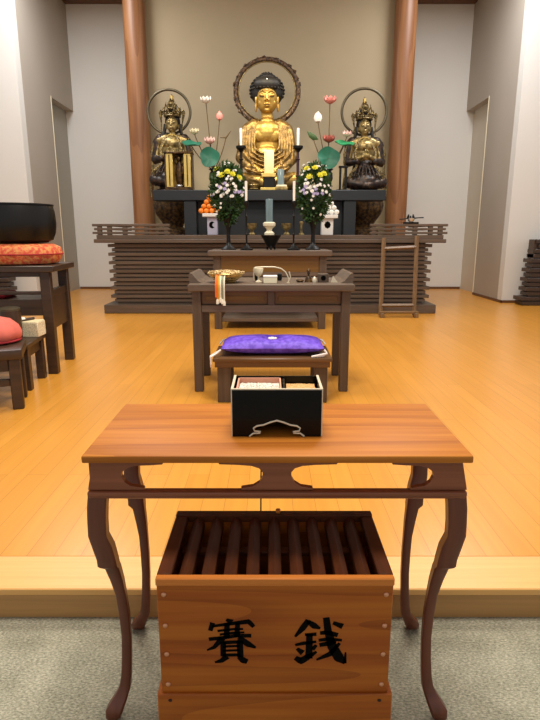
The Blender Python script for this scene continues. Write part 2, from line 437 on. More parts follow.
def buddha():
    D = 10.4; U0 = 267
    def V(u, v, dy=0):
        p = PY(u, v, D); return Vector((p.x, D + dy*S, p.z))
    r = thing('buddha_statue', 'large golden seated buddha statue with dark curled hair and carved ring halo', 'statue', (V(267, 190).x, D, AZ))
    b = MB()
    b.ell(V(267, 150), (17*S, 10*S, 26*S)); b.ell(V(267, 134, -3), (15*S, 9*S, 13*S)); b.ell(V(267, 158, -4), (15*S, 10*S, 13*S))
    for sx in (-1, 1):
        b.ell(V(267+sx*6, 137, -7.2), (7*S, 4*S, 7*S))
        b.cap(V(267+sx*10, 128.5), V(267+sx*17, 131), 5*S)
        b.cap(V(267+sx*20, 132), V(267+sx*24, 156, -2), 4.6*S, 4.6*S)
        b.cap(V(267+sx*24, 157, -3), V(267+sx*8, 172, -17), 5*S, 3*S)
        b.cap(V(267+sx*10, 181, 0), V(267+sx*27, 181, -9), 8*S)
        b.cap(V(267+sx*27, 182, -10), V(267-sx*4, 184, -20), 7*S, 5*S)
    b.ell(V(267, 182, -6), (29*S, 17*S, 8*S))
    for sx in (-1, 1):      # resting hands with fingers
        b.ell(V(267+sx*5, 174, -19), (5*S, 3*S, 2.2*S))
        for k in range(4): b.cap(V(267+sx*3, 174.6-k*.3, -20.5-k*1.0), V(267-sx*4, 175-k*.3, -21-k*1.0), .8*S)
        b.cap(V(267+sx*6, 172.5, -20), V(267+sx*.6, 170.5, -21), .9*S, .7*S)
    b.cap(V(267, 124), V(267, 112, -1), 6.2*S, 5.8*S)
    b.torus(V(267, 118.5, -1), 5.9*S, .7*S, 24, 8, plane='xy'); b.torus(V(267, 121.5, -1), 6.5*S, .7*S, 24, 8, plane='xy')
    # head
    b.ell(V(267, 100, -2), (10.6*S, 11.5*S, 13.6*S), 24); b.ell(V(267, 105.5, -3.8), (9.3*S, 8.9*S, 9*S), 20)
    b.ell(V(267, 112.2, -9.4), (3*S, 2.2*S, 1.8*S))
    b.cap(V(267, 95, -13), V(267, 102.3, -14.2), .7*S, 1.1*S)
    for sx in (-1, 1):
        b.ell(V(267+sx*1.4, 103, -13.2), (.9*S, 1*S, .7*S))
        b.ell(V(267+sx*4.6, 98, -11.6), (3*S, 1.4*S, 1.5*S))
        b.tube([V(267+sx*1.2, 95.2, -13.2), V(267+sx*4, 93.3, -12.6), V(267+sx*7.5, 94.8, -10.4)], [.55*S, .65*S, .4*S], 8)
        b.ell(V(267+sx*11, 101.5, -3), (1.1*S, 2.2*S, 4.8*S)); b.ell(V(267+sx*11, 108, -3), (1.3*S, 2*S, 5*S))
        b.ell(V(267+sx*5.2, 105, -8.2), (3.8*S, 2.6*S, 3.6*S))
    b.ell(V(267, 107, -13), (2.8*S, 1.3*S, .75*S)); b.ell(V(267, 108.9, -12.7), (2.3*S, 1.3*S, .85*S))
    b.build('body', M['goldface'], r, voxel=.009, smoothit=3)
    # eye, brow and lip lines
    for sx in (-1, 1):
        e = MB(); e.tube([V(267+sx*2, 99, -13.1), V(267+sx*4.6, 99.9, -13.2), V(267+sx*7.4, 98.8, -11.4)], [.2*S, .38*S, .2*S], 6)
        e.build('eyelid_line', M['hair'], r)
    MB().tube([V(264.4, 108, -13.6), V(267, 107.8, -14.2), V(269.6, 108, -13.6)], [.15*S, .3*S, .15*S], 6).build('mouth_line', M['halo'], r)
    # hair: cap, crown bump and rows of curls
    h = MB(); c = V(267, 91, 1.5); R = Vector((17*S, 13*S, 14.8*S))
    h.ell(c + Vector((0, 2*S, 0)), tuple(R), 28); h.ell(V(267, 86, -3.5), (13.5*S, 9.5*S, 8*S), 20); c2 = V(267, 79.5, 0); h.ell(c2, (8*S, 8*S, 6*S), 20)
    for i in range(9):
        th = -.35 + i*.21; m = max(5, int(30*cos(th)))
        for k in range(m):
            a = 2*pi*(k + .5*(i % 2))/m
            d = Vector((cos(th)*cos(a), cos(th)*sin(a), sin(th)))
            p = c + Vector((d.x*R.x, d.y*R.y, d.z*R.z))
            if d.y < -.25 and p.z < V(267, 90).z: continue
            h.ell(p, 1.05*S, 8)
    for i in range(4):
        th = .1 + i*.4; m = max(4, int(18*cos(th)))
        for k in range(m):
            a = 2*pi*(k + .5*(i % 2))/m
            h.ell(c2 + Vector((cos(th)*cos(a)*8*S, cos(th)*sin(a)*8*S, sin(th)*6*S)), .95*S, 8)
    hh = h.build('hair', M['hair'], r)
    MB().ell(V(267, 82.5, -11.6), .9*S, 10).build('jewel', M['fwhite'], hh)
    MB().ell(V(267, 92.6, -11.4), .6*S, 8).build('forehead_dot', M['fwhite'], r)
    # robe over both shoulders with raised folds
    b = MB()
    for sx in (-1, 1):
        b.cap(V(267+sx*13, 126, .5), V(267+sx*19, 130), 6.6*S)
        b.cap(V(267+sx*20.5, 131), V(267+sx*25, 157, -2), 6*S, 6.2*S)
        b.cap(V(267+sx*25.5, 158, -3), V(267+sx*17, 169, -12), 6.2*S, 5*S)
        b.cap(V(267+sx*13, 128, -2), V(267+sx*17, 152, -6), 5*S, 6*S)
        b.cap(V(267+sx*12, 183, 0), V(267+sx*26, 183, -9), 8.4*S)
        b.cap(V(267+sx*26, 184, -10), V(267-sx*3, 186, -20), 7.6*S, 5.5*S)
        for k in range(6):
            q = 2.9*k; y0 = .55*k
            b.tube([V(267+sx*(8+q*.8), 121+k*.8, -2.5+y0), V(267+sx*(11.5+q*.85), 131, -7.5+y0), V(267+sx*(12.5+q*.95), 146, -11+y0*1.2), V(267+sx*(10+q), 166, -14+y0)], [1*S, 1.25*S, 1.35*S, 1.1*S], 8)
        for k in range(4):
            b.tube([V(267+sx*(26-k), 150+k*4.5, -7.5-k*1.2), V(267+sx*(21-k*1.5), 157+k*4, -12-k), V(267+sx*(15-k*1.5), 164+k*3, -16-k*.6)], 1.05*S, 8)
    for k in range(6):       # curved folds across the belly and lap
        v = 155 + k*4.2
        b.tube([V(267-13-k*1.8, v-6, -11-k*.8), V(267-6, v, -14.5-k*1.1), V(267, v+1.4, -15.5-k*1.2), V(267+6, v, -14.5-k*1.1), V(267+13+k*1.8, v-6, -11-k*.8)], 1.15*S, 8)
    for k in range(5):
        b.tube([V(242+k*2.5, 176+k*.8, -17-k*.6), V(248+k*2, 182, -19-k), V(256+k*3, 187, -22-k*.5)], 1*S, 8)
        b.tube([V(292-k*2.5, 176+k*.8, -17-k*.6), V(286-k*2, 182, -19-k), V(278-k*3, 187, -22-k*.5)], 1*S, 8)
    b.ell(V(267, 187, -6), (30*S, 17*S, 5*S))
    b.build('robe', M['goldrobe'], r, voxel=.0095, smoothit=1)
    # carved ring halo
    hc = V(267, 88.8, 13); RX = 31.5*S
    h = MB(); h.torus(hc, RX, 2.7*S, 72, 10, sz=.96)
    for k in range(30):      # cloud scrolls along the rim
        a = -pi/2 + 2*pi*(k+.5)/30; rr = RX*(1 + random.uniform(-.03, .05)); q = a + .35; t_ = Vector((-sin(a), 0, cos(a)))
        o = hc + Vector((cos(a)*rr, -2.0*S, sin(a)*rr*.96))
        h.tube([o - t_*3*S, o - t_*1*S + Vector((cos(a), 0, sin(a)))*1.6*S, o + t_*2*S + Vector((cos(a), 0, sin(a)))*random.uniform(.5, 2.6)*S], [.5*S, 1.3*S, .5*S], 8)
    hal = h.build('halo', M['halo'], r)
    MB().torus(hc - Vector((0, 2.2*S, 0)), RX - 2.9*S, .55*S, 72, 8, sz=.96).build('halo_rim', M['bodgold'], hal)
    MB().box(hc.x-.05, hc.x+.05, hc.y-.03, hc.y+.05, AZ+.7, hc.z-RX*.93).build('halo_post', M['halo'], hal)
    # lotus seat
    zt = V(267, 191).z; c = Vector((V(267, 190).x, D-.06, 0))
    MB().lathe([(.50, AZ), (.50, AZ+.06), (.42, AZ+.1), (.30, AZ+.2), (.3, AZ+.28), (.46, AZ+.36), (.54, zt-.12), (.5, zt)], c, 48, 1.08, .6).build('lotus_seat', M['bronze'], r)
    p = MB(); petals(p, (0, 0, 0), .33, 22, .16, .16, .05, AZ+.2)
    for v_ in p.bm.verts: v_.co = Vector((v_.co.x*1.1 + c.x, v_.co.y*.62 + c.y, v_.co.z))
    p.build('seat_petals', M['ivory'], r, smooth=True)
buddha()

def bodhisattva(U, hu, hv, hr, dv, label, chest, mirror):
    D = 10.4
    def V(u, v, dy=0):
        p = PY(U+u, v+dv, D); return Vector((p.x, D + dy*S, p.z))
    r = thing('bodhisattva_statue', label, 'statue', (V(0, 190).x, D, AZ), 'crowned statues either side of the buddha')
    b = MB()
    b.ell(V(0, 124, -1), (6*S, 6.2*S, 8*S), 20); b.ell(V(0, 128, -2.4), (4.6*S, 4.8*S, 4.6*S))
    b.cap(V(0, 122.5, -7), V(0, 126, -7.8), .5*S, .9*S)
    for sx in (-1, 1):
        b.ell(V(sx*2.5, 123.4, -6.3), (1.6*S, .8*S, .8*S)); b.ell(V(sx*6.2, 126, 0), (.9*S, 1.5*S, 4*S))
        b.tube([V(sx*.8, 121.6, -7), V(sx*2.6, 120.8, -6.7), V(sx*4.4, 121.8, -5)], .35*S, 6)
    b.ell(V(0, 128.6, -7), (1.6*S, .7*S, .6*S)); b.ell(V(0, 131, -5.4), (1.8*S, 1.4*S, 1.2*S))
    b.cap(V(0, 136), V(0, 130), 3.6*S, 3.3*S)
    b.ell(V(0, 150), (11*S, 7.5*S, 15*S)); b.ell(V(0, 144, -2), (11*S, 7*S, 7*S))
    for sx in (-1, 1):
        b.cap(V(sx*6, 139), V(sx*13, 141), 4.4*S)
        b.cap(V(sx*14, 142), V(sx*16, 160, -2), 3.7*S, 3.2*S)
        b.cap(V(sx*16, 160, -2), V(sx*4, 156, -12), 3.1*S, 2.2*S)
        b.ell(V(sx*2, 154, -12.6), (2.2*S, 1.5*S, 3*S))
        for k in range(4): b.cap(V(sx*1.6, 153-k*.2, -13+k*.5), V(sx*.8, 148.5+k*.3, -12.6+k*.5), .55*S)
        b.cap(V(sx*2.5, 153, -13.4), V(sx*1.6, 150, -14), .6*S)
    b.build('body', M[chest], r, voxel=.0085, smoothit=2)
    for sx in (-1, 1):
        MB().tube([V(sx*1.2, 124.1, -7), V(sx*2.5, 124.6, -7.2), V(sx*4, 124, -6)], .25*S, 6).build('eyelid_line', M['hair'], r)
    h = MB(); h.ell(V(0, 121.5, 2), (7.8*S, 7*S, 8.8*S), 20); h.ell(V(0, 109, 1), (4.5*S, 4.5*S, 6*S), 14)
    for sx in (-1, 1): h.tube([V(sx*7, 124, 2), V(sx*9, 134, 2), V(sx*11.5, 141, -1)], [2*S, 1.7*S, 1.4*S], 8)
    h.build('hair', M['hair'], r)
    # openwork crown
    c = MB(); c.torus(V(0, 116.5, 0), 7.6*S, 1.1*S, 36, 8, plane='xy')
    for k in range(24):
        a = 2*pi*k/24; c.ell(V(0, 114.6, 0)+Vector((cos(a)*7.8*S, sin(a)*7.8*S, 0)), 1.0*S, 8)
    for ang, hh in ((-pi/2, 14), (-pi/2-.75, 9), (-pi/2+.75, 9), (-pi/2-1.5, 7), (-pi/2+1.5, 7)):
        e = Vector((cos(ang), sin(ang), 0)); o = V(0, 116, 0) + e*7.6*S; t = Vector((-sin(ang), cos(ang), 0))
        for sx in (-1, 1):
            c.tube([o+t*sx*1*S, o+t*sx*3.2*S+Vector((0, 0, hh*.35*S)), o+t*sx*2.2*S+Vector((0, 0, hh*.75*S)), o+Vector((0, 0, hh*S))], [.7*S, .8*S, .7*S, .4*S], 6)
            c.tube([o+t*sx*2.6*S+Vector((0, 0, hh*.5*S)), o+t*sx*5*S+Vector((0, 0, hh*.6*S)), o+t*sx*4.4*S+Vector((0, 0, hh*.85*S))], [.5*S, .6*S, .3*S], 6)
        c.ell(o + Vector((0, 0, hh*.4*S)), 1.5*S, 10); c.ell(o + Vector((0, 0, hh*S)), 1*S, 8)
    c.lathe([(3*S, 0), (3.6*S, 2*S), (2*S, 4*S), (2.6*S, 5.5*S), (1.2*S, 8*S), (1.6*S, 9.5*S), (0, 12*S)], V(0, 107, -1), 14)
    cr = c.build('crown', M['crown'], r)
    MB().box(V(-1, 99, -4).x, V(1, 99, -4).x, D-5*S, D-4*S, V(0, 101).z, V(0, 96.5).z, .003).build('crown_tablet', M['goldlite'], cr)
    for sx in (-1, 1):       # hanging side ribbons
        p = MB(); p.tube([V(sx*7.4, 113, -2), V(sx*11, 111.5, -2), V(sx*11.4, 116, -2), V(sx*10.4, 124, -2.5), V(sx*10.6, 133, -3)], [.8*S, 1.7*S, 1.4*S, .6*S, .5*S], 8)
        p.torus(V(sx*11, 113.5, -2), 1.8*S, .6*S, 16, 6)
        p.build('crown_ribbon', M['crown'], cr)
    # skirt, crossed legs, scarf
    b = MB(); b.ell(V(0, 180, -3), (19*S, 13*S, 10*S)); b.ell(V(0, 168, -1), (13*S, 9*S, 12*S))
    for sx in (-1, 1):
        b.cap(V(sx*7, 178, -2), V(sx*16, 180, -7), 6*S); b.cap(V(sx*16, 181, -8), V(-sx*2, 184, -14), 5.4*S, 3.6*S)
    for k in range(7):
        u = -15 + k*5
        b.tube([V(u*.5, 163, -9), V(u*.8, 174, -13), V(u, 187, -15+abs(u)*.25)], .9*S, 6)
    b.ell(V(0, 192, -2), (20*S, 13*S, 4*S))
    b.build('skirt', M['darkrobe'], r, voxel=.011, smoothit=1)
    b = MB()
    for sx in (-1, 1):
        b.cap(V(sx*12, 139, 1), V(sx*15, 143, 1), 5*S); b.cap(V(sx*15, 143, .5), V(sx*17, 160, -1), 4.6*S, 4.3*S); b.cap(V(sx*17, 160, -1), V(sx*9, 160, -9), 4*S, 3.5*S)
    b.build('sleeves', M['darkrobe'], r, voxel=.011, smoothit=1)
    for sx in (-1, 1):
        b = MB(); b.tube([V(sx*5, 137, -5), V(sx*10, 150, -9), V(sx*9, 165, -10), V(sx*15, 172, -13), V(sx*19, 186, -9)], [1.2*S, 1.6*S, 1.4*S, 1.5*S, .8*S], 8, flat=.6)
        b.tube([V(sx*16, 139, -2), V(sx*20, 152, -3), V(sx*19, 168, -3), V(sx*21, 184, -3), V(sx*20, 197, -4)], [1*S, 1.5*S, 1.2*S, 1.5*S, .8*S], 8, flat=.6)
        b.build('scarf', M['crown'], r)
    n = MB(); n.torus(V(0, 140, -3.5), 6*S, .6*S, 30, 6, sz=.8)
    for k in range(7):
        a = pi*1.1 + k*pi*.8/6; n.ell(V(0, 140, -5) + Vector((cos(a)*6*S, -1.5*S, sin(a)*6.4*S)), .9*S, 8)
    n.build('necklace', M['goldlite'], r)
    # thin ring halo on a post
    hc = PY(hu, hv, D+.12); 
    h = MB(); h.torus(hc, hr*.0181, 1.35*S, 72, 10, sz=.97); ha = h.build('halo', M['halob'], r)
    MB().cyl((hc.x, hc.y, AZ+.4), (hc.x, hc.y, hc.z - hr*.0181*.97), .7*S, n=10).build('halo_post', M['halob'], ha)
    # lotus bowl pedestal
    cx = V(0, 190).x
    z = [ZY(v, D) for v in (234.5, 230, 227, 222, 214, 206, 199)]
    MB().lathe([(16*S, AZ), (16*S, z[1]), (10*S, z[2]), (12*S, z[3]), (18*S, z[4]), (20.5*S, z[5]), (19*S, z[6])], (cx, D-.02, 0), 40, 1, .8).build('lotus_seat', M['bronze'], r)
    p = MB(); petals(p, (0, 0, 0), 15*S, 16, 7*S, 4*S, 2.4*S, z[4]-AZ)
    for v_ in p.bm.verts: v_.co = Vector((v_.co.x + cx, v_.co.y*.8 + D-.02, v_.co.z + AZ))
    p.build('seat_petals', M['crown'], r)
bodhisattva(172.3, 169, 112, 21.2, 0, 'dark crowned bodhisattva statue with thin ring halo behind the glazed gold shrine', 'bodgold', 1)
bodhisattva(364.2, 364.2, 112, 22.3, 3, 'crowned bodhisattva statue with pale gold chest and thin ring halo near right column', 'bodgold', -1)

# ------------------------------------------------------------------ things on the slate table
DT = 9.74
def pz(v, d): return ZY(v, d)
# glazed golden shrine
x0, x1 = XY(165.7, 170, DT), XY(193, 170, DT); zt = pz(152.5, DT)
sh = thing('shrine_case', 'glazed golden shrine case holding a small dark figure on the slate table', 'shrine', ((x0+x1)/2, DT, UT))
MB().box(x0, x1, DT-.11, DT+.12, UT, UT+.05, .006).build('base', M['bronze'], sh)
MB().box(x0-.01, x1+.01, DT-.12, DT+.13, zt-.03, zt, .006).build('roof_board', M['bronze'], sh)
MB().box(x0+.02, x1-.02, DT+.09, DT+.11, UT+.05, zt-.03).build('back_board', M['goldface'], sh, smooth=False)
for a, b in ((x0, x0+.022), (x1-.022, x1)): MB().box(a, b, DT-.1, DT+.11, UT+.05, zt-.03).build('side_board', M['bronze'], sh, smooth=False)
for sx, a, b in ((-1, x0+.025, x0+.14), (1, x1-.14, x1-.025)):
    d = MB().box(a, b, DT-.105, DT-.085, UT+.052, zt-.032, .004).build('door', M['goldlite'], sh)
    MB().box(a+.048, a+.066, DT-.112, DT-.1055, UT+.07, zt-.05).build('door_strip', M['bronze'], d)
cx = (x0+x1)/2; f = MB(); w = .055
f.lathe([(.07, UT+.05), (.075, UT+.08), (.04, UT+.11), (.06, UT+.15), (.055, UT+.3), (.065, UT+.4), (.03, UT+.47), (.022, UT+.485)], (cx, DT, 0), 18, 1, .7)
f.ell((cx, DT-.005, UT+.52), (.045, .045, .055)); f.torus((cx, DT+.03, UT+.5), .085, .012, 24, 6)
f.ell((cx-.06, DT-.02, UT+.33), (.02, .03, .08)); f.ell((cx+.06, DT-.02, UT+.33), (.02, .03, .08))
f.build('shrine_figure', M['bronze'], sh)
MB().ell((cx, DT-.045, UT+.075), (.06, .03, .02)).build('figure_base', M['steel'], sh)
# memorial tablet
x0, x1 = XY(264.2, 160, DT), XY(274, 160, DT); cx = (x0+x1)/2
t = thing('memorial_tablet', 'upright cream tablet on stepped gold and black base in front of buddha', 'tablet', (cx, DT-.02, UT))
z1, z2, z3 = pz(150.5, DT), pz(173.5, DT), pz(177.5, DT)
MB().box(cx-.15, cx+.12, DT-.12, DT+.06, UT, UT+.045, .006).build('foot', M['goldlite'], t)
MB().box(cx-.10, cx+.10, DT-.08, DT+.04, UT+.045, z3, .006).build('pedestal', M['iron'], t)
MB().box(cx-.13, cx+.115, DT-.1, DT+.05, z3, z2, .008).build('step', M['goldlite'], t)
w = (x1-x0)/2
MB().box(cx-w, cx+w, DT-.04, DT, z2, z1, .012, 2).build('tablet_board', M['cream'], t)
# grey cylinder on a base
x0, x1 = XY(277.4, 176, DT-.06), XY(284, 176, DT-.06); cx = (x0+x1)/2; yc = DT-.06
t = thing('incense_tube', 'grey cylinder on pale square base right of the cream tablet', 'container', (cx, yc, UT))
MB().box(cx-.09, cx+.12, yc-.09, yc+.06, UT, UT+.055, .008).build('base', M['bodgold'], t)
MB().box(cx-.075, cx+.105, yc-.08, yc+.05, UT+.055, UT+.085, .006).build('base_step', M['ivory'], t)
zz = pz(169.5, yc)
MB().lathe([(.06, UT+.085), (.06, zz-.01), (.055, zz), (.047, zz), (.047, zz-.02), (0, zz-.02)], (cx, yc, 0), 24).build('tube', M['glass'], t)
# small gilt lotus stand to the left
cx = XY(254, 188, DT-.05)
t = MB().lathe([(.06, UT), (.085, UT+.02), (.05, UT+.045), (.055, UT+.06), (.09, UT+.085), (.08, UT+.1), (0, UT+.1)], (cx, DT-.05, 0), 24)
petals(t, (cx, DT-.05, UT), .06, 10, .05, .035, .022, .05)
tag(t.build('lotus_stand', M['bodgold'], loc=(cx, DT-.05, UT)), 'small gilt lotus stand left of the cream tablet on slate table', 'stand')

def candlestick(u, vtop, vcup, vbase, d, zbase, label, stemmat, cup, foot, stem, group):
    x = XY(u, vcup, d); zc = ZY(vcup, d); px = d/F
    t = thing('candlestick', label, 'candlestick', (x, d, zbase), group)
    MB().lathe([(foot, zbase), (foot, zbase+.015), (foot*.75, zbase+.03), (stem*1.6, zbase+.075), (stem*1.2, zbase+.09)], (x, d, 0), 24).build('foot', M['iron'], t)
    h = zc - zbase
    MB().lathe([(stem, zbase+.085), (stem, zbase+h*.3), (stem*1.9, zbase+h*.33), (stem, zbase+h*.36), (stem, zbase+h*.68), (stem*1.8, zbase+h*.7), (stem, zbase+h*.72), (stem*.9, zc-.1)], (x, d, 0), 16).build('stem', M[stemmat], t)
    MB().lathe([(stem, zc-.1), (cup*.5, zc-.07), (cup*.95, zc-.04), (cup, zc-.02), (cup, zc), (cup*.8, zc), (cup*.7, zc-.012), (0, zc-.012)], (x, d, 0), 24).build('drip_cup', M['iron'], t)
    return x, zc
def candle(x, y, z0, z1, r, label, group):
    t = thing('candle', label, 'candle', (x, y, z0), group)
    MB().lathe([(r, z0), (r*1.08, z1-.02), (r, z1-.004), (r*.5, z1), (0, z1-.004)], (x, y, 0), 16).build('wax_body', M['candle'], t)
    MB().cyl((x, y, z1-.006), (x+.002, y, z1+.018), .0025, n=6).build('wick', M['ink'], t)
for u, lab, lab2 in ((241, 'tall black candlestick on slate table, left of the buddha', 'tall pale candle left of the buddha on tall black candlestick'),
                     (298, 'tall dark purple candlestick on slate table, right of the buddha', 'tall pale candle right of the buddha on tall purple candlestick')):
    x, zc = candlestick(u, 127, 146, 190, 9.7, UT, lab, 'iron' if u < 260 else 'purplestem', .085, .1, .024, 'tall candlesticks flanking the buddha')
    candle(x, 9.7, zc-.012, ZY(128, 9.7), .021, lab2, 'candles before the buddha')

# ------------------------------------------------------------------ lotus arrangements
def lotus_flower(mb, c, r, n=8, openness=.8, tilt=(0, -.4)):
    c = Vector(c); R = Matrix.Rotation(tilt[0], 3, 'Y') @ Matrix.Rotation(-tilt[1], 3, 'X')
    for layer, (rr, op, m) in enumerate(((1, openness, n), (.78, openness*.7, n), (.5, openness*.4, n-2))):
        for k in range(m):
            a = 2*pi*(k + .5*layer)/m; e = Vector((cos(a), sin(a), 0)); t = Vector((-sin(a), cos(a), 0))
            prev = None
            for i in range(5):
                f = i/4
                p = e*r*rr*op*sin(f*pi/2)*(1) + Vector((0, 0, r*rr*(f*f*(1.1-op*.5)+.12*f)))
                w = r*.34*sin(pi*(.12+.86*f))
                L_, R_ = c + R @ (p - t*w + Vector((0, 0, w*.25))), c + R @ (p + t*w + Vector((0, 0, w*.25)))
                if prev: mb.quad(prev[0], prev[1], R_, L_)
                prev = (L_, R_)
    return mb
def bud(mb, c, r, h):
    return mb.lathe([(0, -h*.5), (r*.7, -h*.35), (r, -h*.05), (r*.75, h*.25), (r*.25, h*.45), (0, h*.55)], c, 12)
def leafdisc(mb, c, r, normal, th=.012, wave=.12):
    c = Vector(c); q = Vector((0, 0, 1)).rotation_difference(Vector(normal).normalized()).to_matrix()
    n = 36; rings = []
    for side in (0, 1):
        for f in (0.0, .35, .7, 1.0):
            ring = []
            for k in range(n):
                a = 2*pi*k/n; rr = r*f*(1+.05*sin(a*3+1)+.03*sin(a*5))
                z = r*(.22*f*f) + wave*r*f*f*sin(a*4)*.5 - (th if side else 0)
                ring.append(mb.bm.verts.new(c + q @ Vector((rr*cos(a), rr*sin(a), z)))) if f else None
            if f == 0: ring = [mb.bm.verts.new(c + q @ Vector((0, 0, -(th if side else 0))))]
            rings.append(ring)
    for side in (0, 1):
        R = rings[side*4:side*4+4]
        for k in range(n):
            mb.bm.faces.new((R[0][0], R[1][k], R[1][(k+1) % n]))
            for i in (1, 2): mb.bm.faces.new((R[i][k], R[i+1][k], R[i+1][(k+1) % n], R[i][(k+1) % n]))
    for k in range(n): mb.bm.faces.new((rings[3][k], rings[7][k], rings[7][(k+1) % n], rings[3][(k+1) % n]))
    return mb
def lotus_arrangement(ub, items, d, label, vlabel):
    x = XY(ub, 172, d); zt = ZY(169, d)
    vz = thing('lotus_vase', vlabel, 'vase', (x, d, UT), 'vases of carved lotus on the slate table')
    MB().lathe([(.075, UT), (.075, UT+.02), (.04, UT+.05), (.05, UT+.12), (.085, UT+.2), (.08, zt-.07), (.05, zt-.035)], (x, d, 0), 24).build('vase_body', M['slate'], vz)
    MB().lathe([(.05, zt-.035), (.09, zt-.01), (.09, zt), (.07, zt), (.045, zt-.02), (.045, zt-.034), (0, zt-.034)], (x, d, 0), 24).build('vase_lip', M['slate'], vz)
    r = thing('lotus_arrangement', label, 'flowers', (x, d, zt-.02), 'carved lotus arrangements')
    o = Vector((x, d, zt-.03))
    for kind, u, v, size, mat, dy in items:
        p = PY(u, v, d); p = Vector((p.x, d + dy, p.z)); px = d/F
        mid = o.lerp(p, .5) + Vector(((p.x-o.x)*.18, 0, -.02 if abs(p.x-o.x) > .2 else .02))
        base = p - Vector((0, 0, size*px*.4 if kind in ('flower', 'bud') else 0))
        pts = [o + Vector((random.uniform(-.02, .02), 0, 0))]
        for i in range(1, 9):
            t = i/8; pts.append(o*(1-t)**2 + mid*2*t*(1-t) + base*t*t)
        MB().tube(pts, .008, 8).build('stem', M['stem'], r)
        mb = MB()
        if kind == 'flower': o2 = lotus_flower(mb, p - Vector((0, 0, size*px*.45)), size*px, 9, .75).build('lotus_flower', M[mat], r)
        elif kind == 'bud': o2 = bud(mb, p, size*px*.5, size*px*1.3).build('lotus_bud', M[mat], r)
        elif kind == 'leaf': o2 = leafdisc(mb, p, size*px, (0.05, -1, .12)).build('lotus_leaf', M[mat], r)
        elif kind == 'flat': o2 = leafdisc(mb, p, size*px, (.1, -.35, 1)).build('lotus_leaf', M[mat], r)
        elif kind == 'curl':
            mb.tube([p + Vector((-.1, 0, .09)), p + Vector((-.04, 0, .03)), p + Vector((.02, 0, -.01)), p + Vector((.09, 0, -.04))], [.004, .045, .05, .006], 10, flat=.35)
            o2 = mb.build('curled_leaf', M[mat], r)
        elif kind == 'twig':
            mb.tube([p + Vector((-.1, 0, .0)), p, p + Vector((.09, 0, .11))], [.006, .018, .005], 8)
            o2 = mb.build('curled_leaf', M[mat], r)
lotus_arrangement(214, [('flower', 206, 100, 7, 'fwhite', 0), ('bud', 219.5, 116, 6.5, 'fpink', 0), ('flower', 210, 141, 7, 'fblush', -.03), ('leaf', 210.5, 158.5, 9, 'lotusleaf', -.13),
    ('flat', 192, 146, 9, 'lotusleaf', -.12), ('twig', 226, 137.5, 5, 'stem', 0), ('flower', 194.5, 131.5, 6, 'ivory', 0)], 9.86,
    'carved lotus spray with white bloom and red bud beside glazed shrine', 'dark lotus vase half hidden behind the left bouquet')
lotus_arrangement(328, [('flower', 330, 100, 8, 'fpink', 0), ('bud', 318, 117.5, 8, 'fwhite', 0), ('flower', 328.5, 139, 8, 'frose', -.03), ('leaf', 327.5, 159.5, 10.2, 'lotusleaf', -.13),
    ('flat', 343, 146, 9, 'lotusleaf2', -.15), ('curl', 313, 137, 6, 'leaf', 0), ('flower', 347, 134, 6, 'fblush', 0)], 9.86,
    'carved lotus spray with pink bloom and white bud near right crowned statue', 'dark slate lotus vase under the right green lotus leaf')
# small black stool-like stand by the right statue
x = XY(343.5, 180, 9.86); t = thing('display_stand', 'small narrow black stand beside the right crowned statue', 'stand', (x, 9.86, UT))
MB().box(x-.13, x+.17, 9.8, 9.92, UT, UT+.025, .004).build('base_board', M['iron'], t)
for dx in (-.06, .04): MB().box(x+dx-.018, x+dx+.018, 9.83, 9.87, UT+.025, ZY(168, 9.86), .004).build('post', M['iron'], t)
MB().box(x-.09, x+.07, 9.82, 9.88, ZY(168, 9.86), ZY(166, 9.86), .004).build('top_board', M['iron'], t)

# ------------------------------------------------------------------ things on the dais top
def offering_stand(u0, u1, tu0, tu1, vt, vtray, mark, d, mat, label):
    cx = XY((u0+u1)/2, 228, d); w = (XY(u1, 228, d)-XY(u0, 228, d))/2; tw = (XY(tu1, 216, d)-XY(tu0, 216, d))/2
    zt, zb = ZY(vt, d), ZY(vtray, d)
    t = thing('offering_stand', label, 'offering stand', (cx, d, AZ), 'offering stands on the dais')
    ped = MB().box(cx-w, cx+w, d-w, d+w, AZ, zb, .006).build('pedestal', M[mat], t)
    tr = MB().box(cx-tw, cx+tw, d-tw, d+tw, zb, zt, .006)
    tr.build('tray', M['white2'], t)
    c = (cx, ZY(225, d)); pts = []
    if mark == 'moon':
        for k in range(13): a = pi*.25 + pi*1.5*k/12; pts.append((c[0]+.05*cos(a), c[1]+.055*sin(a)))
        for k in range(11): a = pi*1.55 - pi*1.1*k/10; pts.append((c[0]+.035+.032*cos(a), c[1]+.035*sin(a)))
    else:
        for k in range(32): a = 2*pi*k/32; rr = .05*(1+.07*cos(8*a)); pts.append((c[0]+rr*cos(a), c[1]+1.1*rr*sin(a)))
    MB().prism(pts, 'y', d-w-.003, d-w+.001).build('cutout', M['ink'], ped)  # black inlay standing for the shaded hole; nothing is cut through
    return cx, zt, tw
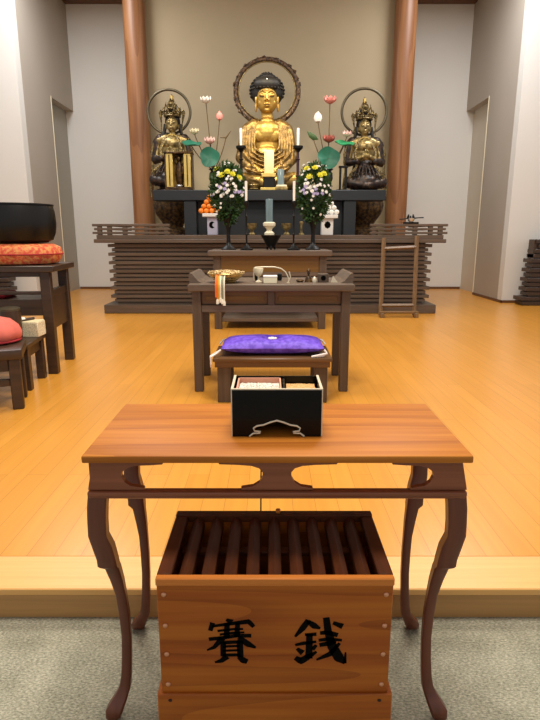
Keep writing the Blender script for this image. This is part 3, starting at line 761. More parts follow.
def pile(cx, cy, z, r, name, cat, mat, what, group, topbit):
    layers = ('bottom', 'second', 'third'); rows = ('front', 'second', 'third', 'back'); nth = ('first', 'second', 'third', 'fourth')
    proto = None; hr = r*sqrt(3)
    for l in range(4):
        n = 4 - l
        for j in range(n):
            m = n - j
            for i in range(m):
                x = cx + (i-(m-1)/2)*2*r; y = cy - hr + j*hr + l*hr/3; zz = z + r + l*r*1.633
                if l == 3: lab = '%s at the very top of the pile' % what
                elif j == 0: lab = '%s in %s front row of the pile, %s from left' % (what, layers[l], nth[i])
                else: lab = '%s in %s layer of the pile, %s row, %s from left' % (what, layers[l], rows[j], nth[i])
                if proto is None:
                    proto = thing(name, lab, cat, (x, y, zz-r), group)
                    MB().ell((x, y, zz), (r*.99, r*.99, r*.97), 18).build('flesh' if topbit else 'ball', M[mat], proto)
                    if topbit: MB().lathe([(.010, 0), (.007, .006), (0, .007)], (x, y, zz+r*.94), 8).build('calyx', M['stalk'], proto)
                    else: MB().lathe([(r*.35, 0), (r*.2, r*.1), (0, r*.12)], (x, y, zz+r*.92), 10).build('tip', M['white2'], proto)
                else: dup(proto, (x, y, zz-r), lab)
DS = 9.2
cx, z, tw = offering_stand(207.8, 217.6, 203.4, 221.6, 213.8, 217, 'moon', DS, 'lav', 'lavender white offering stand with black crescent, holding the tangerines')
pile(cx-.045, DS, z, .043, 'tangerine', 'fruit', 'orange', 'orange tangerine', 'pile of tangerines', True)
cx, z, tw = offering_stand(321.2, 332.6, 317.6, 337, 215, 218.5, 'oct', DS, 'white2', 'white offering stand with black round cutout, holding the white sweets')
pile(cx+.02, DS, z, .042, 'white_sweet', 'sweet', 'mochi', 'round white sweet', 'pile of round white sweets', False)
# grey glass cup on a white lotus foot
d = 9.12; cx = XY(269.3, 220, d); z0 = ZY(222, d); z1 = ZY(199, d)
t = thing('offering_cup', 'tall grey green cylinder cup on white lotus foot at the dais centre', 'cup', (cx, d, AZ))
MB().lathe([(.08, AZ), (.085, AZ+.03), (.04, AZ+.07), (.05, AZ+.1), (.1, z0-.06), (.105, z0-.02), (.08, z0)], (cx, d, 0), 24).build('lotus_foot', M['ivory'], t)
MB().lathe([(.058, z0), (.06, z1-.01), (.056, z1), (.048, z1), (.048, z1-.03), (0, z1-.03)], (cx, d, 0), 24).build('cylinder', M['glass'], t)
for u, lb in ((252, 'small gilt bowl on the dais left of the grey cylinder cup'), (286.5, 'small gilt bowl on the dais right of the grey cylinder cup')):
    d = 9.3; cx = XY(u, 228, d)
    b = MB().lathe([(.05, AZ), (.055, AZ+.02), (.025, AZ+.05), (.03, AZ+.07), (.075, AZ+.12), (.085, AZ+.19), (.075, AZ+.19), (.06, AZ+.12), (0, AZ+.1)], (cx, d, 0), 24)
    tag(b.build('offering_bowl', M['bodgold'], loc=(cx, d, AZ)), lb, 'bowl', 'gilt bowls on the dais')
d = 9.3; cx = XY(301.3, 228, d)
tag(MB().lathe([(.05, AZ), (.05, AZ+.02), (.02, AZ+.04), (.018, AZ+.16), (.035, AZ+.2), (.03, AZ+.22), (0, AZ+.22)], (cx, d, 0), 16).build('brass_post', M['bodgold'], loc=(cx, d, AZ)), 'short brass post on the dais right of the right gilt bowl', 'post')
# little black and silver gong on the right railing
d = 9.02; cx = XY(411, 220, d); zr = AZ+.175
t = thing('gong_set', 'small black and silver instrument with thin arms on the right railing', 'instrument', (cx, d, zr))
MB().box(cx-.12, cx+.12, d-.04, d+.04, zr, zr+.03, .006).build('base', M['iron'], t)
MB().lathe([(.03, zr+.03), (.05, zr+.05), (.055, zr+.09), (.045, zr+.09), (.03, zr+.06), (0, zr+.055)], (cx, d, 0), 20).build('bowl', M['steel'], t)
MB().tube([(cx-.19, d, zr+.07), (cx-.05, d-.03, zr+.085)], .009, 8).build('arm', M['iron'], t)
MB().tube([(cx+.05, d-.03, zr+.09), (cx+.2, d, zr+.1)], .009, 8).build('arm', M['iron'], t)
k = MB()
for a in range(5): k.cap((cx-.06+.03*a, d+.02, zr+.085), (cx-.06+.03*a+random.uniform(-.02, .02), d+.02, zr+.12+.02*(a % 2)), .012)
k.build('finial', M['iron'], t)

# ------------------------------------------------------------------ third table with altar set
TZ = ZY(250.5, 7.36)
t = thing('incense_table', 'dark table with ochre apron standing just before the dais, holding the candlesticks', 'table', (0, 7.8, PF))
MB().box(-.83, .83, 7.34, 8.26, TZ-.075, TZ, .008).build('tabletop', M['darkw'], t)
for sx in (-1, 1):
    for y in (7.4, 8.12):
        a, b = sorted((sx*.665, sx*.765)); MB().box(a, b, y, y+.09, PF, TZ-.075, .005).build('leg', M['darkz'], t)
    a, b = sorted((sx*.69, sx*.74)); MB().box(a, b, 7.49, 8.12, TZ-.3, TZ-.075).build('side_apron', M['darkw'], t, smooth=False)
MB().box(-.665, .665, 7.42, 7.46, TZ-.29, TZ-.075, .003).build('apron', M['panel'], t)
MB().box(-.665, .665, 7.415, 7.465, TZ-.34, TZ-.29, .003).build('apron_rail', M['darkw'], t)
MB().box(-.665, .665, 7.43, 8.2, PF+.1, PF+.15, .004).build('foot_shelf', M['darkw'], t)
d = 7.66
# incense burner
cx = XY(271, 243, d)
t = thing('incense_burner', 'black flared incense burner at the centre of the dark incense table', 'burner', (cx, d, TZ))
for a in (0, 2*pi/3, 4*pi/3): MB().cap((cx+.06*sin(a), d-.06*cos(a), TZ+.016), (cx+.05*sin(a), d-.05*cos(a), TZ+.06), .014, .018).build('foot', M['iron'], t)
MB().lathe([(.05, TZ+.04), (.075, TZ+.07), (.10, TZ+.13), (.135, TZ+.185), (.14, TZ+.2), (.12, TZ+.2), (.10, TZ+.17), (0, TZ+.16)], (cx, d, 0), 32).build('bowl', M['iron'], t)
for u, lab, lab2 in ((246.2, 'short black candlestick beside the left flower vase', 'short white candle between left bouquet and the cream tablet'),
                     (294, 'short black candlestick beside the right flower vase', 'short white candle between right bouquet and the cream tablet')):
    x, zc = candlestick(u, 180, 201, 250, 7.5, TZ, lab, 'iron', .032, .085, .012, 'short candlesticks on the incense table')
    candle(x, 7.5, zc-.012, ZY(181, 7.5), .016, lab2, 'candles before the buddha')
def blossom(mb, c, r, n, nrm):
    q = Vector((0, 0, 1)).rotation_difference(Vector(nrm).normalized()).to_matrix()
    for layer, (rr, up) in enumerate(((1, .1), (.75, .35), (.45, .55))):
        for k in range(n):
            a = 2*pi*(k+.5*layer)/n; e = Vector((cos(a), sin(a), 0)); t = Vector((-sin(a), cos(a), 0))
            p0 = Vector((0, 0, 0)); p1 = e*r*rr*.6 + Vector((0, 0, r*up*.7)); p2 = e*r*rr + Vector((0, 0, r*up)); w = r*rr*1.9/n*1.3
            P = [Vector(c) + q @ x for x in (p0, p1 - t*w, p2 - t*w*.5, p2 + t*w*.5, p1 + t*w)]
            mb.quad(*P)
    return mb
def bouquet(u, w, label, vlabel, seed, vc=190):
    d = 7.76
    rnd = random.Random(seed); x = XY(u, 240, d); zt = ZY(214, d); px = d/F
    v = thing('flower_vase', vlabel, 'vase', (x, d, TZ), 'black vases on the incense table')
    MB().lathe([(.105, TZ), (.105, TZ+.012), (.085, TZ+.03), (.04, TZ+.065), (.03, TZ+.1)], (x, d, 0), 28).build('foot', M['iron'], v)
    MB().lathe([(.03, TZ+.1), (.026, TZ+.2), (.03, TZ+.27), (.055, TZ+.36), (.08, zt-.02), (.085, zt), (.07, zt), (.05, TZ+.38), (0, TZ+.37)], (x, d, 0), 28).build('neck', M['iron'], v)
    r = thing('flower_bouquet', label, 'flowers', (x, d, zt), 'bouquets before the buddha')
    cz = ZY(vc, d); hgt = 28.5*px
    L_ = MB()
    for k in range(2600):
        a = rnd.uniform(0, 2*pi); cz_ = rnd.uniform(-1, 1); f = rnd.uniform(.45, 1)**.6
        e = Vector((cos(a)*sqrt(1-cz_*cz_), sin(a)*sqrt(1-cz_*cz_), cz_))
        taper = 1 if cz_ > -.3 else 1 - (-.3-cz_)*.4
        p = Vector((x + e.x*w*px*f*taper, d + e.y*w*px*.8*f*taper, cz + e.z*hgt*f))
        up = (e + Vector((0, 0, .35)) + Vector((rnd.uniform(-.5, .5), rnd.uniform(-.5, .5), rnd.uniform(-.5, .5)))).normalized()
        t = up.orthogonal().normalized(); t = Matrix.Rotation(rnd.uniform(0, 6.3), 3, up) @ t
        ln = rnd.uniform(.035, .065); ww = ln*.3; nn = up.cross(t)*ln*.08
        L_.quad(p, p + up*ln*.45 + t*ww + nn, p + up*ln, p + up*ln*.45 - t*ww + nn)
    fo = L_.build('foliage', M['leaf'], r, kind='stuff')
    st = MB()
    for k in range(14):
        a = 2*pi*k/14; st.tube([(x+cos(a)*.04, d+sin(a)*.04, zt-.05), (x+cos(a)*.12, d+sin(a)*.1, cz-.1), (x+cos(a)*.2, d+sin(a)*.16, cz+hgt*.6)], .005, 5)
    st.build('flower_stems', M['leaf'], r)
    spots = []
    for k in range(5): spots.append(('fyellow', -.7+.35*k+rnd.uniform(-.1, .1), rnd.uniform(.42, .8), .045, -1))
    for k in range(16): spots.append(('fwhite', rnd.uniform(-1, 1), rnd.uniform(.4, .98), rnd.uniform(.016, .026), -1))
    for k in range(24): spots.append(('fwhite', rnd.uniform(-1, 1), rnd.uniform(-.12, .3), rnd.uniform(.018, .028), -1))
    for k in range(8): spots.append(('fpurple', rnd.uniform(-.95, .95), rnd.uniform(-.05, .3), .026, -1))
    for k in range(4): spots.append(('fwhite', rnd.uniform(-.9, .9), rnd.uniform(-.8, -.2), .018, -1))
    for k in range(12): spots.append(('fwhite', rnd.uniform(-.8, .8), rnd.uniform(.2, .9), .025, 1))
    for mat, fx, fz, rad, side in spots:
        fx *= sqrt(max(0.05, 1-fz*fz*.75)); fy = side*sqrt(max(0, 1-min(1, fx*fx+fz*fz)))
        nrm = Vector((fx, fy-.3*(side < 0), fz*.8+.3)); c = Vector((x+fx*w*px*1.02, d+fy*w*px*.85, cz+fz*hgt*1.02))
        blossom(MB(), c, rad, 9, nrm)
        m_ = MB(); blossom(m_, c, rad, 9, nrm); m_.build('flower_head', M[mat], r)
bouquet(228.5, 17, 'chrysanthemum bouquet of white, lilac and yellow next to the tangerines', 'black long-necked vase under the left bouquet', 3, 194)
bouquet(313, 16, 'chrysanthemum bouquet of white, lilac and yellow next to the white sweets', 'black long-necked vase under the right bouquet', 5, 194)

# ------------------------------------------------------------------ middle table
MZ = ZY(284.5, 4.28); MD = 4.28
t = thing('sutra_table', 'brown scroll-ended table in the middle of the floor behind the purple cushion', 'table', (.01, 4.65, PF))
MB().box(-.65, .67, MD, 5.02, MZ-.055, MZ, .006).build('tabletop', M['darkw'], t)
for sx, xe in ((-1, -.65), (1, .67)):
    pr = [(xe-sx*.1, MZ), (xe-sx*.065, MZ+.02), (xe-sx*.02, MZ+.075), (xe, MZ+.08), (xe+sx*.008, MZ+.06), (xe, MZ), ]
    MB().prism(pr, 'y', 4.4, 5.0).build('raised_end', M['darkw'], t, smooth=False)
for sx in (-1, 1):
    for y in (4.33, 4.86):
        c = .01+sx*.6; MB().box(c-.036, c+.036, y, y+.07, PF, MZ-.055, .004).build('leg', M['darkz'], t)
    c = .01+sx*.6; MB().box(c-.02, c+.02, 4.4, 4.86, MZ-.24, MZ-.055).build('side_apron', M['darkw'], t, smooth=False)
    a, b = sorted((.01+sx*.028, .01+sx*.564))
    dr = MB().box(a, b, 4.37, 4.4, MZ-.17, MZ-.055, .003).build('front_panel', M['bench'], t)
    MB().box(a+.03, b-.03, 4.365, 4.371, MZ-.14, MZ-.1, .002).build('panel_strip', M['panel'], dr)
MB().box(.01-.028, .01+.028, 4.345, 4.4, MZ-.17, MZ-.055, .003).build('divider', M['darkz'], t)
MB().box(-.555, .575, 4.345, 4.4, MZ-.23, MZ-.17, .004).build('front_rail', M['darkw'], t)
# flower basket with cords
d = 4.47; cx = XY(226, 280, d)
t = thing('flower_basket', 'shallow openwork gilt basket with orange and white cords on the brown table', 'basket', (cx, d, MZ))
b = MB()
for rr, z in ((.07, .008), (.1, .03), (.13, .055), (.148, .075)): b.torus((cx, d, MZ+z), rr, .006, 48, 6, plane='xy')
for k in range(36):
    a = 2*pi*k/36
    for s_ in (-.35, .35):
        b.tube([(cx+.07*cos(a), d+.07*sin(a), MZ+.008), (cx+.11*cos(a+s_*.5), d+.11*sin(a+s_*.5), MZ+.04), (cx+.148*cos(a+s_), d+.148*sin(a+s_), MZ+.075)], .0035, 5)
b.build('openwork_dish', M['gilt'], t)
b = MB(); b.lathe([(.125, MZ+.055), (.13, MZ+.075), (.09, MZ+.086), (.03, MZ+.092), (0, MZ+.094)], (cx, d, 0), 32)
for k in range(110):
    a = random.uniform(0, 6.3); rr = .15*sqrt(random.uniform(.01, 1)); b.ell((cx+rr*cos(a), d+rr*sin(a), MZ+.098-.1*rr), .0085, 6)
b.build('coiled_beads', M['beads'], t)
for k, (mt, du) in enumerate((('cordO', -.045), ('cordO', -.033), ('cordY', -.02), ('cordW', -.008), ('cordG', .006), ('cordW', .02))):
    xx = cx + du - .02; zb = MZ - .10 - .012*(k % 3)
    q = MB().tube([(xx, d-.13, MZ+.07), (xx, d-.165, MZ+.05), (xx, MD-.012, MZ+.006), (xx, MD-.014, MZ-.03), (xx, MD-.014, zb)], .0065, 8).build('cord', M[mt], t)
    if k % 2 == 1 or k == 4: MB().lathe([(.006, 0), (.011, -.01), (.012, -.04), (0, -.042)], (xx, MD-.014, zb), 10).build('tassel', M['cordW'], q)
# goblet, white box, curved rod, other ritual tools
d = 4.5; cx = XY(258.5, 280, d)
t = thing('goblet', 'small pale cream goblet on the brown table, right of the basket', 'cup', (cx, d, MZ))
MB().lathe([(.026, MZ), (.026, MZ+.006), (.007, MZ+.018), (.006, MZ+.045)], (cx, d, 0), 20).build('stem', M['ivory'], t)
MB().lathe([(.006, MZ+.045), (.022, MZ+.055), (.037, MZ+.085), (.041, MZ+.115), (.037, MZ+.115), (.03, MZ+.085), (0, MZ+.062)], (cx, d, 0), 24).build('bowl', M['ivory'], t)
d = 4.42; x0, x1 = XY(263.5, 280, d), XY(277, 280, d)
t = thing('paper_box', 'small white box with lid between goblet and curved pale rod', 'box', ((x0+x1)/2, d, MZ))
MB().box(x0, x1, d-.04, d+.05, MZ, MZ+.045, .003).build('box_body', M['ivory'], t); MB().box(x0-.002, x1+.002, d-.042, d+.052, MZ+.045, MZ+.06, .003).build('lid', M['white2'], t)
d = 4.56; P = [PY(u, v, d) for u, v in ((255, 267.5), (264, 267), (274, 267), (281, 268.5), (285.5, 272), (288, 277))]
P.append(Vector((P[-1].x+.01, d, MZ+.004)))
lp = [Vector((P[0].x-.01, d, MZ+.12)), *P]; lp = [Vector((P[0].x-.012, d+.03, MZ+.004)), Vector((P[0].x-.012, d+.02, MZ+.1))] + P
tag(MB().tube(lp, .0055, 8).build('curved_rod', M['trimgold'], loc=(P[2].x, d, MZ)), 'thin pale rod bent in an arch over the white box', 'rod')
d = 4.5; cx = XY(289.5, 280, d)
q = MB().tube([(cx-.012, d-.06, MZ+.004), (cx+.006, d-.06, MZ+.05), (cx-.006, d-.06, MZ+.09)], .005, 8)
q.lathe([(.014, 0), (.014, .004), (0, .004)], (cx-.012, d-.06, MZ), 12)
tag(q.build('metal_pick', M['trimgold'], loc=(cx, d-.06, MZ)), 'short pale twisted pick standing by the end of the arched rod', 'tool')
cx = XY(308.5, 280, d)
t = thing('hand_bell', 'small dark hand bell with pronged handle on the brown table', 'bell', (cx, d, MZ))
MB().lathe([(.034, MZ), (.03, MZ+.012), (.026, MZ+.035), (.012, MZ+.05)], (cx, d, 0), 20).build('bell_body', M['bronze'], t)
h = MB().lathe([(.008, MZ+.05), (.008, MZ+.065), (.014, MZ+.072), (.008, MZ+.08), (.01, MZ+.1), (0, MZ+.112)], (cx, d, 0), 12)
for a in range(4): h.tube([(cx+.006*cos(a*pi/2), d+.006*sin(a*pi/2), MZ+.078), (cx+.018*cos(a*pi/2), d+.018*sin(a*pi/2), MZ+.09), (cx+.003*cos(a*pi/2), d+.003*sin(a*pi/2), MZ+.108)], .003, 5)
h.build('handle', M['bronze'], t)
cx = XY(300, 281, d); tag(MB().lathe([(.02, MZ), (.034, MZ+.012), (.03, MZ+.02), (0, MZ+.016)], (cx, d, 0), 20).build('saucer', M['bronze'], loc=(cx, d, MZ)), 'tiny dark saucer left of the dark hand bell', 'dish')
cx = XY(314.5, 280, d-.03); tag(MB().lathe([(.016, MZ), (.02, MZ+.02), (.008, MZ+.045), (0, MZ+.05)], (cx, d-.03, 0), 16).build('salt_cone', M['trimgold'], loc=(cx, d-.03, MZ)), 'tiny pale cone right of the dark hand bell', 'ornament')
cx = XY(323, 280, d)
t = thing('trinket_box', 'small dark box with round hole at right end of the brown table', 'box', (cx, d, MZ))
bb = MB().box(cx-.045, cx+.045, d-.03, d+.03, MZ, MZ+.07, .004).build('box_body', M['darkz'], t)
MB().lathe([(.02, 0), (.02, .004), (0, .004)], (0, 0, 0), 20).build('hole_ring', M['ink'], bb)
o = bb.children[0]; o.rotation_euler = (pi/2, 0, 0); o.location = (0, -.0305, .036)
for v_ in o.data.vertices: v_.co += rootloc(bb)
cx = XY(334, 280, d); tag(MB().prism([(cx-.025, MZ), (cx+.028, MZ), (cx-.008, MZ+.05)], 'y', d-.03, d+.01).build('wedge_block', M['trimgold'], loc=(cx, d, MZ), smooth=False), 'small pale wedge at the far right of the brown table', 'block')
for u, w_, lb in ((257, .02, 'tiny black pot just behind the cream goblet'), (279.5, .022, 'tiny black pot behind the right end of white box')):
    d2 = 4.66; cx = XY(u, 280, d2); tag(MB().lathe([(w_*.8, MZ), (w_, MZ+.02), (w_*.9, MZ+.055), (w_*.5, MZ+.06), (0, MZ+.055)], (cx, d2, 0), 16).build('ink_pot', M['iron'], loc=(cx, d2, MZ)), lb, 'pot', 'black pots on the brown table')

# ------------------------------------------------------------------ bench with purple cushion
BZ = ZY(358, 4.0)
t = thing('low_bench', 'low brown wooden bench under the purple cushion', 'bench', (.01, 4.2, PF))
MB().box(-.435, .472, 3.98, 4.47, BZ-.028, BZ, .006).build('seat_board', M['bench'], t)
MB().box(-.42, .458, 4.0, 4.03, BZ-.075, BZ-.028, .003).build('front_apron', M['bench'], t)
MB().box(-.42, .458, 4.42, 4.45, BZ-.075, BZ-.028, .003).build('back_apron', M['bench'], t)
for x in (-.355, .392):
    for y in (4.0, 4.38): MB().box(x-.05, x+.05, y+.03 if y < 4.1 else y-.03, y+.08, PF, BZ-.028, .005).build('leg', M['darkz'], t)
t = thing('seat_cushion', 'purple brocade cushion with white corner tassels on the low bench', 'cushion', (.02, 4.24, BZ))
bm = MB(); n = 28; top = {}; bot = {}
for side, dct in ((1, top), (-1, bot)):
    for i in range(n+1):
        for j in range(n+1):
            a, b = i/n*2-1, j/n*2-1
            e = (1-abs(a)**2.6)*(1-abs(b)**2.6)
            hgt = .062*e**.42*(1 - .75*max(0, 1-((a/.22)**2+(b/.35)**2)) if side > 0 else 1) if e > 0 else 0
            if side > 0: hgt += .012*e*(sin(a*7+b*3)*.4) - .016*e*max(0, 1-abs(a)*3)
            pin = 1 - .06*(1-abs(a))*abs(b) 
            zc = BZ+.062
            if side > 0 or not (i in (0, n) or j in (0, n)):
                z = zc + (hgt*1.1 if side > 0 else -min(hgt, .06))
                dct[i, j] = bm.bm.verts.new((.02+a*.395, 4.24+b*.2*pin, z))
            else: dct[i, j] = top[i, j]
for dct in (top, bot):
    for i in range(n):
        for j in range(n):
            try: bm.bm.faces.new((dct[i, j], dct[i+1, j], dct[i+1, j+1], dct[i, j+1]))
            except ValueError: pass
bm.build('cushion_body', M['purple'], t)
b = MB(); 
for k in range(10): b.cap((.02, 4.215, BZ+.09), (.02+.028*cos(k*.63), 4.205+.022*sin(k*.63), BZ+.112), .007, .009)
b.ell((.02, 4.21, BZ+.105), .02, 10); b.build('center_tuft', M['tassel'], t)
for sx in (-1, 1):
    for sy in (-1, 1):
        x = .02+sx*.395; y = 4.24+sy*.2
        q = MB()
        for k in range(5):
            if sy < 0:
                end = (x+sx*(.015+.01*k) - (sx > 0)*.05, y-.02+.004*k, BZ+.012)
                if sx < 0: q.tube([(x, y, BZ+.055), (x-.03-.004*k, y-.015, BZ+.03), (-.447-.002*k, y-.035+.008*k, BZ+.008), (-.449-.001*k, y-.035+.008*k, BZ-.05-.008*k)], .007, 6)
                else: q.tube([(x, y, BZ+.055), (x+.02, y-.018, BZ+.03), (x-.02-.02*k, y-.02-.004*k, BZ+.008)], .008, 6)
            else: q.tube([(x, y, BZ+.06), (x+sx*.02, y+.005*k, BZ+.05), (x+sx*.045, y-.01+.008*k, BZ+.02)], .008, 6)
        q.build('corner_tassel', M['tassel'], t)

# ------------------------------------------------------------------ folding frame leaning on the dais
t = thing('folding_stand', 'narrow wooden frame stand leaning against the right front of the dais', 'stand', (2.02, 8.55, PF))
def lean(u, v, f): 
    return PY(u, v, 8.6 + .28*f)
b0, b1 = PY(380.5, 314, 8.6), PY(414, 313, 8.6); t0, t1 = PY(384, 238, 8.88), PY(417, 236, 8.88)
b0.z = b1.z = PF+.03
for a, b in ((b0, t0), (b1, t1)):
    a = Vector((a.x, a.y, PF+.022)); MB().tube([a, b], .034, 4).build('post', M['frame'], t, smooth=False)
for f in (.12, .86): MB().tube([b0.lerp(t0, f), b1.lerp(t1, f)], .027, 4).build('crossbar', M['frame'], t, smooth=False)
MB().box(b0.x-.04, b1.x+.04, 8.47, 8.53, PF+.07, PF+.1, .004).build('foot_bar', M['frame'], t)
for x in (b0.x, b1.x): MB().box(x-.03, x+.03, 8.44, 8.54, PF, PF+.07, .004).build('foot', M['frame'], t)

# ------------------------------------------------------------------ slatted screens by the near walls
def screen(x0, x1, label):
    t = thing('slatted_screen', label, 'screen', ((x0+x1)/2, 10.1, PF), 'slatted screens by the near walls')
    s = MB(); N_ = 14; z1 = 1.33; p = (z1-PF)/N_
    for i in range(N_):
        j = (.05 if i % 2 else 0) - (.05 if i > 10 else 0) + (.07 if i < 2 else 0) - .006*i
        s.box(x0-j, x1+j, 9.96 - (.02 if i % 2 else 0), 10.26, PF+i*p+.01, PF+(i+1)*p-.008, .004)
    s.build('slats', M['stand'], t); MB().box(x0+.06, x1-.06, 10.0, 10.22, PF, z1-.02).build('core', M['stand'], t, smooth=False)
screen(4.72, 6.3, 'dark slatted low screen at the right edge of the room')
screen(-6.3, -4.8, 'dark slatted low screen behind the bell stand at the left')

# ------------------------------------------------------------------ left group: bell, stands
SZ = ZY(266, 4.86)
t = thing('bell_stand', 'dark wooden stand carrying the large black bell at left', 'stand', (-2.4, 5.2, PF))
MB().box(-2.95, -1.925, 4.82, 5.6, SZ-.055, SZ, .006).build('top_board', M['stand'], t)
for x in (-2.02, -2.88):
    for y in (4.87, 5.47): MB().box(x-.045, x+.045, y, y+.085, PF, SZ-.055, .005).build('leg', M['stand'], t)
    MB().box(x-.02, x+.02, 4.955, 5.47, ZY(330, 4.95), ZY(297, 4.95), .004).build('side_panel', M['stand'], t)
    MB().box(x-.025, x+.025, 4.955, 5.47, ZY(297, 4.95)-.01, ZY(293, 4.95)+.02, .004).build('side_rail', M['stand'], t)
z = ZY(292, 4.87)
MB().box(-2.835, -2.065, 4.885, 4.93, z-.03, z, .004).build('front_rail', M['stand'], t)
MB().box(-2.835, -2.065, 4.885, 4.93, SZ-.1, SZ-.055, .004).build('front_apron', M['stand'], t)
MB().box(-2.835, -2.04, 4.89, 5.5, ZY(316, 4.9), ZY(299.5, 4.9), .004).build('lower_shelf', M['stand'], t)
t.rotation_euler.z = .11; t.location.x -= .045
zs = ZY(299.5, 4.9)
tag(MB().box(-2.75, -2.44, 4.95, 5.25, zs, zs+.055, .025, 3).build('folded_cloth', M['crimson'], loc=(-2.6, 5.1, zs)), 'crimson folded cloth on the lower shelf of the bell stand', 'cloth')
# brocade cushion ring and bell
cx, cy = -2.4, 5.21; cz = SZ
t = thing('bell_cushion', 'round orange gold brocade cushion beneath the large black bell', 'cushion', (cx, cy, cz))
zc = ZY(243.5, 4.95) - cz; r0 = .40
m = MB(); k = 64; prof = [(0.3, 0), (.375, .012), (.41, zc*.3), (.425, zc*.55), (.405, zc*.82), (.34, zc*.97), (.2, zc), (0, zc*.95)]
m.lathe(prof, (cx, cy, cz), k, 1.0, .86)
for v_ in m.bm.verts:
    a = atan2(v_.co.y-cy, v_.co.x-cx); v_.co += Vector((cos(a), sin(a), 0))*.006*sin(a*16)
m.build('cushion_body', M['brocade'], t)
m = MB(); m.torus((cx, cy, cz+zc*.5), .424, .007, 64, 8, sz=.86, plane='xy'); m.build('piping', M['crimson'], t)
bz = cz+zc; hB = ZY(203, 5.0)-bz
t = thing('temple_bell', 'large black bronze singing bowl bell resting on the brocade cushion', 'bell', (cx, cy, bz))
MB().lathe([(0.12, 0), (.29, .002), (.345, .03), (.372, .09), (.385, hB*.5), (.378, hB*.82), (.362, hB)], (cx, cy, bz), 64, 1, .9).build('bowl', M['bell'], t)
m = MB(); R_ = .358; 
m.lathe([(.362, hB-.018), (.374, hB-.012), (.374, hB), (.345, hB), (.34, hB-.03), (.33, .12), (0, .08)], (cx, cy, bz), 64, 1, .9); m.build('rim', M['bell'], t)
# lower stool with woven box
x0, x1 = -2.72, -1.985; SZ2 = ZY(338, 4.62)
t = thing('low_stool', 'dark low stool holding the woven box, between bell stand and the red drum stand', 'stool', (-2.4, 4.55, PF))
MB().box(x0, x1, 4.33, 4.86, SZ2-.04, SZ2, .005).build('top_board', M['stand'], t)
for x in (x0+.05, x1-.045):
    for y in (4.36, 4.76): MB().box(x-.035, x+.035, y, y+.07, PF, SZ2-.04, .004).build('leg', M['stand'], t)
    MB().box(x-.015, x+.015, 4.43, 4.76, SZ2-.13, SZ2-.04, .003).build('side_apron', M['stand'], t)
MB().box(x0+.085, x1-.08, 4.375, 4.405, SZ2-.11, SZ2-.04, .003).build('front_apron', M['stand'], t)
spin(t, 0.12, -2.0, 4.35)
rot = Matrix.Rotation(radians(6), 3, 'Z')
bx = -2.115; by = 4.745; hb = ZY(322, 4.66) - SZ2
t = thing('woven_box', 'cream patterned box on the dark low stool', 'box', (bx, by, SZ2))
MB().box(bx-.088, bx+.088, by-.085, by+.085, SZ2, SZ2+hb-.006, .004).build('box_body', M['wicker'], t)
MB().box(bx-.082, bx+.082, by-.08, by+.08, SZ2+hb-.006, SZ2+hb, .002).build('paper_top', M['paper'], t)
zb = SZ2+hb
t = thing('mallet', 'short dark striker with white head lying on the cream box', 'mallet', (bx-.03, by, zb))
MB().tube([(bx-.06, by-.075, zb+.012), (bx+.0, by+.06, zb+.012)], .012, 10).build('handle', M['stand'], t)
MB().cap((bx-.066, by-.07, zb+.018), (bx-.05, by-.035, zb+.018), .018).build('head', M['white2'], t)
cx = -2.2; cy = 4.54
t = thing('round_container', 'dark round container with grey lid behind the salmon red dome', 'container', (cx, cy, SZ2))
zl = ZY(307.5, 4.5) - SZ2
MB().lathe([(.07, 0), (.085, .02), (.09, zl*.6), (.085, zl-.03)], (cx, cy, SZ2), 32).build('container_body', M['stand'], t)
MB().lathe([(.088, zl-.03), (.088, zl-.012), (.075, zl-.004), (0, zl)], (cx, cy, SZ2), 32).build('lid', M['halob'], t)
# front stand with red dome
EZ = ZY(348, 3.9)
t = thing('drum_stand', 'dark sturdy stand nearest the step at the left edge', 'stand', (-2.25, 4.05, PF))
MB().box(-2.6, -1.81, 3.84, 4.3, EZ-.075, EZ, .012, 2).build('top_board', M['stand'], t)
for x in (-2.5, -1.875):
    for y in (3.88, 4.19): MB().box(x-.04, x+.04, y, y+.075, PF, EZ-.075, .008).build('leg', M['stand'], t)
MB().box(-2.46, -1.915, 3.9, 3.94, EZ-.17, EZ-.075, .004).build('front_apron', M['stand'], t)
MB().box(-2.46, -1.915, 3.9, 3.94, PF+.18, PF+.23, .004).build('stretcher', M['stand'], t)
spin(t, 0.35, -1.82, 3.86)
cx, cy = -2.135, 4.12; hz = ZY(318, 4.05) - EZ
t = thing('cloth_dome', 'salmon red cloth-covered dome on the leftmost front stand', 'cushion', (cx, cy, EZ))
m = MB(); m.lathe([(.1, 0), (.16, .006), (.195, hz*.22), (.2, hz*.42), (.18, hz*.66), (.13, hz*.88), (.06, hz*.98), (0, hz)], (cx, cy, EZ), 48)
for v_ in m.bm.verts:
    a = atan2(v_.co.y-cy, v_.co.x-cx); v_.co += Vector((cos(a), sin(a), 0))*.008*sin(a*7)*(1-(v_.co.z-EZ)/hz)
m.build('cloth_cover', M['redcloth'], t)
m = MB(); m.torus((cx, cy, EZ+hz*.1), .188, .008, 48, 8, plane='xy'); m.build('cord', M['crimson'], t)

